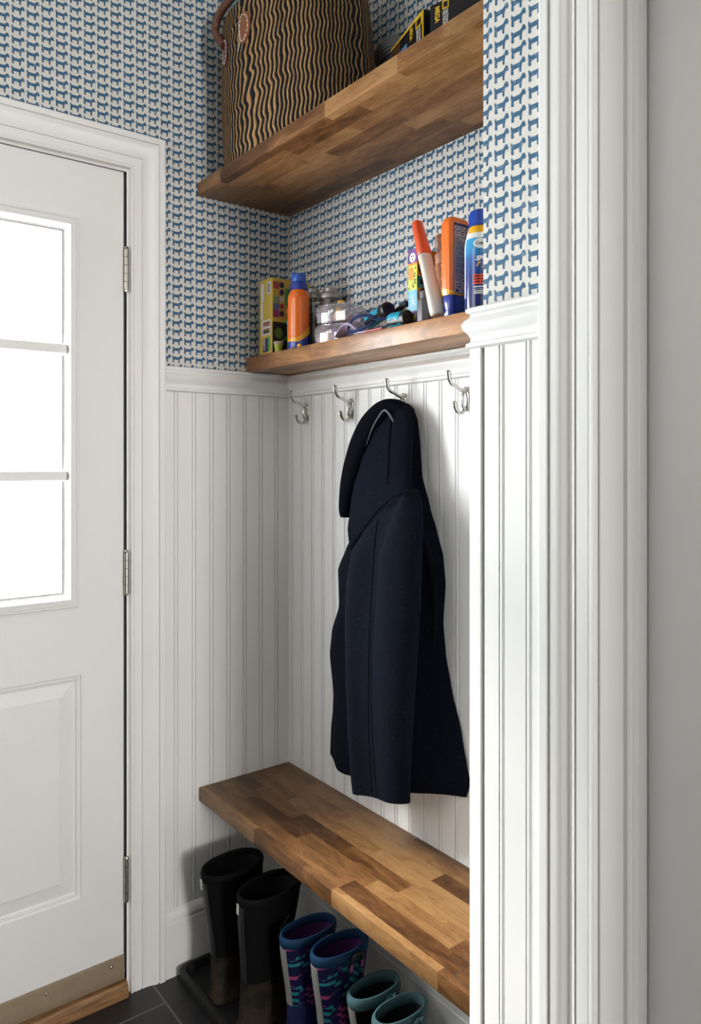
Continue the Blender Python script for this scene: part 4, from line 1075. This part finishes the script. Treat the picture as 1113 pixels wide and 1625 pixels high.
while z > .077:
    a = .0025
    if rr.random() < .18: Ls(.002, .044, z, z+.0006, 1, .0014); z -= .0024; continue
    while a < .041:
        w = rr.uniform(.002, .008)
        Ls(a, min(.0435, a+w), z, z+rr.choice((.0008, .0010, .0013)), 1, .0014); a += w+rr.uniform(.0007, .0016)
        if rr.random() < .10: break
    z -= .0023
Ls(.002, .044, .0745, .0757, 2, .0014); Ls(.006, .017, .064, .0725, 1, .0014); Ls(.008, .015, .066, .0705, 2, .0017); Ls(.004, .012, .0545, .0605, 1, .0014); Ls(.020, .040, .0570, .0578, 1, .0014); Ls(.020, .036, .0600, .0608, 1, .0014)
obj('back_label', b, LABL, body, smooth=False)
for zz in (.085, .112, .140, .165, .186):
    b = NB(); sphere(b, (x0+.0075, y0+.0016, LZ+zz), .0032, .0022, .0052, u=12, v=8); obj('grip_dot', b, SC[0], body)

# blue spray can by the end wall
g = G('blue sunscreen print'); x, y, z = g.xyz(g.coord())
kb = g.ramp(z, [(0.0, (0.008, 0.018, 0.10)), (0.070, (0.010, 0.035, 0.20)), (0.105, (0.02, 0.10, 0.36)), (0.135, (0.04, 0.33, 0.62)), (0.160, (0.06, 0.42, 0.72))])
g.set(kb, 0.2, Coat_Weight=0.4); CB = g.m
CBM = [CB]+banded('blue can', (('cap blue', (0.008, 0.055, 0.38)), ('yellow', (0.85, 0.45, 0.015)), ('white', (0.78, 0.78, 0.78)), ('red', (0.80, 0.07, 0.03)), ('ink', (0.01, 0.01, 0.03)), ('disc', (0.70, 0.74, 0.76))), 0.22)
cx, cy, R = .8505, -.0985, .0320
t = thing('blue_spray_can', 'blue sunscreen spray can with yellow band, half hidden by the end wall', 'sunscreen can', (cx, cy, LZ))
FA = math.atan2(-1.12, 1.04)+.08            # the side its front print faces
prof = [(.027, 0), (.030, .002), (R, .005)]+[(R, .005+.125*i/50) for i in range(1, 51)]+[(R-.0008, .137), (R-.0022, .146), (R-.0048, .157), (R-.0090, .170), (R-.0105, .1725)]
def ccol(i, j):
    z = prof[min(i, len(prof)-1)][1]; d = ((2*PI*(j+.5)/72-FA+PI) % (2*PI))-PI
    if abs(d) > 1.15: return 3 if (abs(d) < 1.36 and .030 < z < .158) else (2 if z > .1465 else 0)
    return 2 if z > .1475 else (3 if z > .1440 else 0)
b = NB(); lathe(b, cx, cy, [(r, LZ+z) for r, z in prof], 72, mi=ccol); body = obj('can_body', b, CBM, t)
b = NB(); lathe(b, cx, cy, [(R-.0100, LZ+.173), (R-.0085, LZ+.1745), (R-.0105, LZ+.198), (R-.0120, LZ+.2035), (R-.0170, LZ+.2065), (0, LZ+.2075)], 44); obj('cap', b, CBM[1], t)
def wrap(z, off=0.0006, rad=R): return lambda X, Y: Vector((cx+(rad+off)*math.cos(FA+X/rad), cy+(rad+off)*math.sin(FA+X/rad), LZ+z+Y))
def wpoly(bm, poly, z, off, mi, n=6):
    f = wrap(z, off); bm.faces.new([bm.verts.new(f(a, c)) for a, c in poly]).material_index = mi
b = NB()
def wrect(a0, a1, z0, z1, mi, off):
    n = max(1, int((a1-a0)/.003)); f = wrap(0, off)
    for k in range(n):
        p, q = a0+(a1-a0)*k/n, a0+(a1-a0)*(k+1)/n
        bm_ = b.faces.new([b.verts.new(f(*u)) for u in ((p, z0), (q, z0), (q, z1), (p, z1))]); bm_.material_index = mi
f = wrap(.134, .0004)
for k in range(10):
    th0, th1 = -PI/2+PI*k/10, -PI/2+PI*(k+1)/10
    b.faces.new([b.verts.new(f(.0165*math.sin(th0), -.0100*math.cos(th0))), b.verts.new(f(.0165*math.sin(th1), -.0100*math.cos(th1))), b.verts.new(f(.0165*math.sin(th1), .0100*math.cos(th1))), b.verts.new(f(.0165*math.sin(th0), .0100*math.cos(th0)))]).material_index = 6
obj('brand_disc', b, CBM, body, smooth=False); b = NB()
wrect(-.0165, .0165, .0545, .0735, 4, .0005)
for z0 in (.0575, .0628, .0682):
    for a0, a1 in ((-.0145, -.010), (-.0092, -.003), (-.002, .005), (.006, .013)): wrect(a0, a1, z0, z0+.0028, 5, .0008)
obj('red_panel', b, CBM, body, smooth=False); b = NB()
for z0, a1 in ((.0480, .012), (.0440, .016), (.0395, .014), (.0355, .013)): wrect(-.0150, a1, z0, z0+(.0008 if z0 == .0440 else .0022), 3, .0006)
obj('small_print', b, CBM, body, smooth=False); b = NB()
fz = wrap(.094, .0006); b.faces.new([b.verts.new(fz(*p)) for p in ((-.0105, -.0045), (.004, -.0095), (.006, .001), (-.006, .0040))]).material_index = 2
obj('yellow_chevron', b, CBM, body, smooth=False)
b = NB(); text(b, 'Coppertone', .0088, wrap(.1315, .0009), align='LEFT', bold=.0002); 
for v in b.verts: pass
lx = obj('lettering', b, CBM[5], body, smooth=False)
b = NB(); text(b, 'SPORT', .0125, wrap(.1005, .0009), align='LEFT', bold=.0006, shear=.25)
ly = obj('lettering', b, CBM[3], body, smooth=False)
for o, sh in ((lx, -.0120), (ly, -.0115)):
    rot = Matrix.Rotation(sh/R, 4, 'Z')
    for v in o.data.vertices: v.co = rot @ v.co

# ------------------------------------------------------------------ boots on the tray under the bench
g = G('black rubber tray'); f = g.noise(g.coord(), 55, 4); g.set(g.mix(f, (0.004, 0.004, 0.0045), (0.012, 0.012, 0.013)), 0.55); g.bump(f, 0.2, 0.002)
def rrect(x0, x1, y0, y1, r, z):
    P = []
    for qx, qy, a0 in ((x1-r, y1-r, 0), (x0+r, y1-r, PI/2), (x0+r, y0+r, PI), (x1-r, y0+r, 1.5*PI)):
        for k in range(7): P.append(Vector((qx+r*math.cos(a0+PI/2*k/6), qy+r*math.sin(a0+PI/2*k/6), z)))
    return P
TX = (.024, 0.985, -.372, -.030)
b = NB(); loft(b, [rrect(*TX, .03, 0.0), rrect(*TX, .03, .026), rrect(TX[0]+.002, TX[1]-.002, TX[2]+.002, TX[3]-.002, .03, .029), rrect(TX[0]+.012, TX[1]-.012, TX[2]+.012, TX[3]-.012, .025, .029), rrect(TX[0]+.018, TX[1]-.018, TX[2]+.018, TX[3]-.018, .022, .007)])
o = obj('boot_tray', b, g.m, loc=(.5, -.2, 0)); tag(o, 'low black rubber boot tray on the slate floor under the bench', 'boot tray')
TZ = .0072
NEO = plain('black neoprene', (0.0035, 0.0038, 0.0045), 0.85, 0.3, 160, Specular_IOR_Level=0.12)
def mud_mat():
    g = G('muddy black rubber'); v = g.coord(); x, y, z = g.xyz(v)
    n1 = g.noise(v, 22, 5, 0.65); n2 = g.noise(v, 140, 3)
    k = g.math('MULTIPLY', g.ramp(g.math('ADD', n1, g.math('MULTIPLY', z, -1.6)), [(0.20, (0, 0, 0)), (0.62, (1, 1, 1))]), g.math('ADD', 0.35, g.math('MULTIPLY', n2, 0.6)))
    g.set(g.mix(k, (0.008, 0.008, 0.008), (0.060, 0.044, 0.028)), 0.85, Specular_IOR_Level=0.15); g.bump(n2, 0.2, 0.002)
    return g.m
MUD = mud_mat()
def print_mat():
    g = G('distorted checker print'); v = g.coord(); x, y, z = g.xyz(v)
    ds = g.n('ShaderNodeTexNoise', {'Vector': g.scale(v, 9, 9, 9), 'Scale': 1.0, 'Detail': 1.0}).outputs[1]
    dx, dy, dz = g.xyz(ds)
    a = g.math('ADD', g.math('MULTIPLY', g.math('SUBTRACT', x, y), 95.0), g.math('MULTIPLY', dx, 3.2))
    c = g.math('ADD', g.math('ADD', g.math('MULTIPLY', z, 125.0), g.math('MULTIPLY', g.math('SUBTRACT', x, y), 20.0)), g.math('MULTIPLY', dy, 3.4))
    chk = g.math('MODULO', g.math('ABSOLUTE', g.math('ADD', g.math('FLOOR', a), g.math('FLOOR', c))), 2.0)
    cell = g.n('ShaderNodeTexWhiteNoise', {0: g.vec(g.math('FLOOR', a), g.math('FLOOR', c), 0.0)}, noise_dimensions='3D').outputs[0]
    reg = g.noise(g.scale(v, 16, 16, 20), 1.0, 1)
    tone = g.ramp(reg, [(0.36, (0.012, 0.18, 0.20)), (0.47, (0.02, 0.22, 0.25)), (0.50, (0.015, 0.010, 0.075)), (0.545, (0.015, 0.010, 0.075)), (0.56, (0.34, 0.05, 0.17))])
    k = g.math('MULTIPLY', chk, g.math('GREATER_THAN', cell, 0.28))
    g.set(g.mix(k, (0.006, 0.006, 0.045), tone), 0.7, Specular_IOR_Level=0.2)
    return g.m
PRINT = print_mat()
REFL = plain('grey reflective tape', (0.20, 0.195, 0.19), 0.6, 0.08, 200)
BLUE_T = plain('blue rubber binding', (0.003, 0.030, 0.082), 0.6, Specular_IOR_Level=0.25); PURP = plain('purple lining', (0.065, 0.010, 0.095), 0.9, 0.15, 60); NAVB = plain('navy rubber', (0.010, 0.015, 0.070), 0.4)  # blue binding dimmed: shade under the bench put into its colour
PINK = plain('pink webbing', (0.40, 0.09, 0.27), 0.7); TEAL_T = plain('pale teal rubber binding', (0.055, 0.115, 0.132), 0.6, Specular_IOR_Level=0.25); DARKL = plain('black lining', (0.004, 0.004, 0.005), 0.9); TAGW = plain('white woven tab', (0.50, 0.50, 0.48), 0.7); GOLD = plain('gold print', (0.22, 0.17, 0.10), 0.5)  # teal binding darkened too, its colour carries the bench's shade

def make_boot(label, kind, H, ry, rx, foot, mats, cx, cy, rimr, rot=0.0, group=None, tilt=(0, 0), mirror=1):
    """heel towards -y, toe towards +y; built upright about (0, 0), then turned and set down"""
    body_m, foot_m, rim_m, line_m, strip_m = mats
    t = thing('boot', label, 'boot', (cx, cy, TZ), group)
    R3 = Matrix.Translation((cx, cy, TZ)) @ Matrix.Rotation(rot, 4, 'Z')
    def T(p):
        p = Vector(p); f = max(0, p.z/H)**1.3
        return R3 @ Vector((p.x+tilt[0]*f, p.y+tilt[1]*f, p.z))
    ank = .30*H if H > .3 else .34*H
    def sh(z):
        """half sizes and centre of the shaft at height z"""
        u = max(0, min(1, (z-ank)/(H-ank))); k = u*u*(3-2*u)
        return (rx*(.74+.26*k), ry*(.72+.28*k), -ry*.03*(1-k))
    def slope(x, y): return 0.0
    # rubber foot
    b = NB(); rings = []
    zt = ank+.02
    for i in range(16):
        z = zt*i/15; u = z/zt
        a, bb, oy = sh(max(z, ank))
        back = -bb+oy-.006*(1-u); front = bb+oy+(foot-bb)*max(0, 1-(u/.86)**1.9)**.75
        halfx = a*(1.0+.08*max(0, 1-u*1.5))*(1 if i else .95)
        rings.append([T((q.x, q.y, q.z)) for q in ell(0, (back+front)/2, z, halfx, (front-back)/2*(1 if i else .985), 44, 2.25)])
    loft(b, rings); ft = obj('rubber_foot', b, foot_m, t)
    b = NB(); a, bb, oy = sh(ank)
    back = -bb+oy-.009; front = foot+.004
    loft(b, [[T(q) for q in ell(0, (back+front)/2, z, a*1.10*s, (front-back)/2*s, 44, 2.3)] for z, s in ((0.0005, .97), (.002, 1.0), (.016, 1.0), (.018, .985))])
    obj('sole', b, foot_m, ft)
    # shaft: outside, over the rim, inside
    b = NB(); rings = []
    N = 48
    for i in range(22):
        z = ank+.006+(H-ank-.006)*i/21; a, bb, oy = sh(z)
        rings.append([T(q) for q in ell(0, oy, z, a, bb, N, 2.2)])
    loft(b, rings, cap0=True, cap1=False)
    b2 = NB(); rin = []
    for i in range(16):
        z = H-(H-ank*.9)*i/15; a, bb, oy = sh(z)
        rin.append([T(q) for q in ell(0, oy, z, a-.006, bb-.006, N, 2.2)])
    sf = obj('shaft', b, body_m, t)
    loft(b2, rin, cap0=False, cap1=True); obj('lining', b2, line_m, sf, recalc=False)
    # rim binding
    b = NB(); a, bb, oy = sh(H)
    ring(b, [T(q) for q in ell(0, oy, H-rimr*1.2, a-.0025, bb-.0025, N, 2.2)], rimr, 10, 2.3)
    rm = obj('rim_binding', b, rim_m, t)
    # back strip
    b = NB(); rg = []
    for i in range(14):
        z = ank+.02+(H-ank-.024-rimr*3)*i/13; a, bb, oy = sh(z); w = .0125 if H < .3 else .011
        rg.append([T((q, -bb*(1-min(1, abs(q)/a)**2.2)**(1/2.2)+oy-o_, z)) for o_, qs in ((.0018, [-w+2*w*k/6 for k in range(7)]), (-.001, [w-2*w*k/6 for k in range(7)])) for q in qs])
    loft(b, rg); st = obj('back_strip', b, strip_m, sf)
    # pull loop on the side facing the room
    def side(zz, yy, off):
        a, bb, oy = sh(zz); return T((a*(1-min(1, abs((yy-oy)/bb))**2.2)**(1/2.2)+off, yy, zz))
    if kind == 'muck':
        b = NB()
        for k in range(3):
            z0 = H-.006-.0085*k; a, bb, oy = sh(z0)
            slab(b, T((-.0045, -bb+oy-.0075, z0-.0072)), (1, 0, 0), (0, 0, 1), (0, -1, 0), rect(0, .009, 0, .0072), .0012)
        obj('white_tab', b, TAGW, rm)
        # emblem on the flank
        b = NB()
        def em(u, w): return side(H-.085+w, .022+u, .0012)
        cn = [(-.024, 0), (0, .026), (.024, 0), (0, -.026)]
        for i in range(4):
            p, q = cn[i], cn[(i+1) % 4]
            tube(b, [em(p[0]+(q[0]-p[0])*k/4, p[1]+(q[1]-p[1])*k/4) for k in range(5)], .0007, 6, 1)
        for k in range(4): tube(b, [em(-.010+.006*k, -.006), em(-.008+.006*k, .006-.002*k)], .0005, 5, 1)
        obj('emblem', b, GOLD, sf)
    else:
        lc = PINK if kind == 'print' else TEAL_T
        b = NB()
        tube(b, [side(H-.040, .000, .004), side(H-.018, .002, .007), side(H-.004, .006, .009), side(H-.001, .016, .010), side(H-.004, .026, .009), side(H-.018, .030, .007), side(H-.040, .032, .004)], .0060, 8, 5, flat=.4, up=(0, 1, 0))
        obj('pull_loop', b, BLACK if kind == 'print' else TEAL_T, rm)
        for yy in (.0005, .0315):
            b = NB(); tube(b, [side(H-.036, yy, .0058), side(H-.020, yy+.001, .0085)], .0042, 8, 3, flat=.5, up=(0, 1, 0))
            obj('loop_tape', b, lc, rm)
    return t
BK_ = (NEO, MUD, NEO, DARKL, plain('black back strip', (0.014, 0.016, 0.018), 0.5))
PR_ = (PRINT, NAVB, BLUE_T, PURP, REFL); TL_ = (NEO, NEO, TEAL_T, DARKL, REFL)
make_boot('tall muddy black boot closest to the side wall and door casing', 'muck', .320, .086, .053, .165, BK_, .168, -.276, .0045, .10, 'pair of tall black boots', (-.010, .0))
make_boot('tall muddy black boot beside the printed boots, with a gold diamond emblem', 'muck', .320, .086, .053, .165, BK_, .292, -.266, .0045, .12, 'pair of tall black boots', (.014, .010))
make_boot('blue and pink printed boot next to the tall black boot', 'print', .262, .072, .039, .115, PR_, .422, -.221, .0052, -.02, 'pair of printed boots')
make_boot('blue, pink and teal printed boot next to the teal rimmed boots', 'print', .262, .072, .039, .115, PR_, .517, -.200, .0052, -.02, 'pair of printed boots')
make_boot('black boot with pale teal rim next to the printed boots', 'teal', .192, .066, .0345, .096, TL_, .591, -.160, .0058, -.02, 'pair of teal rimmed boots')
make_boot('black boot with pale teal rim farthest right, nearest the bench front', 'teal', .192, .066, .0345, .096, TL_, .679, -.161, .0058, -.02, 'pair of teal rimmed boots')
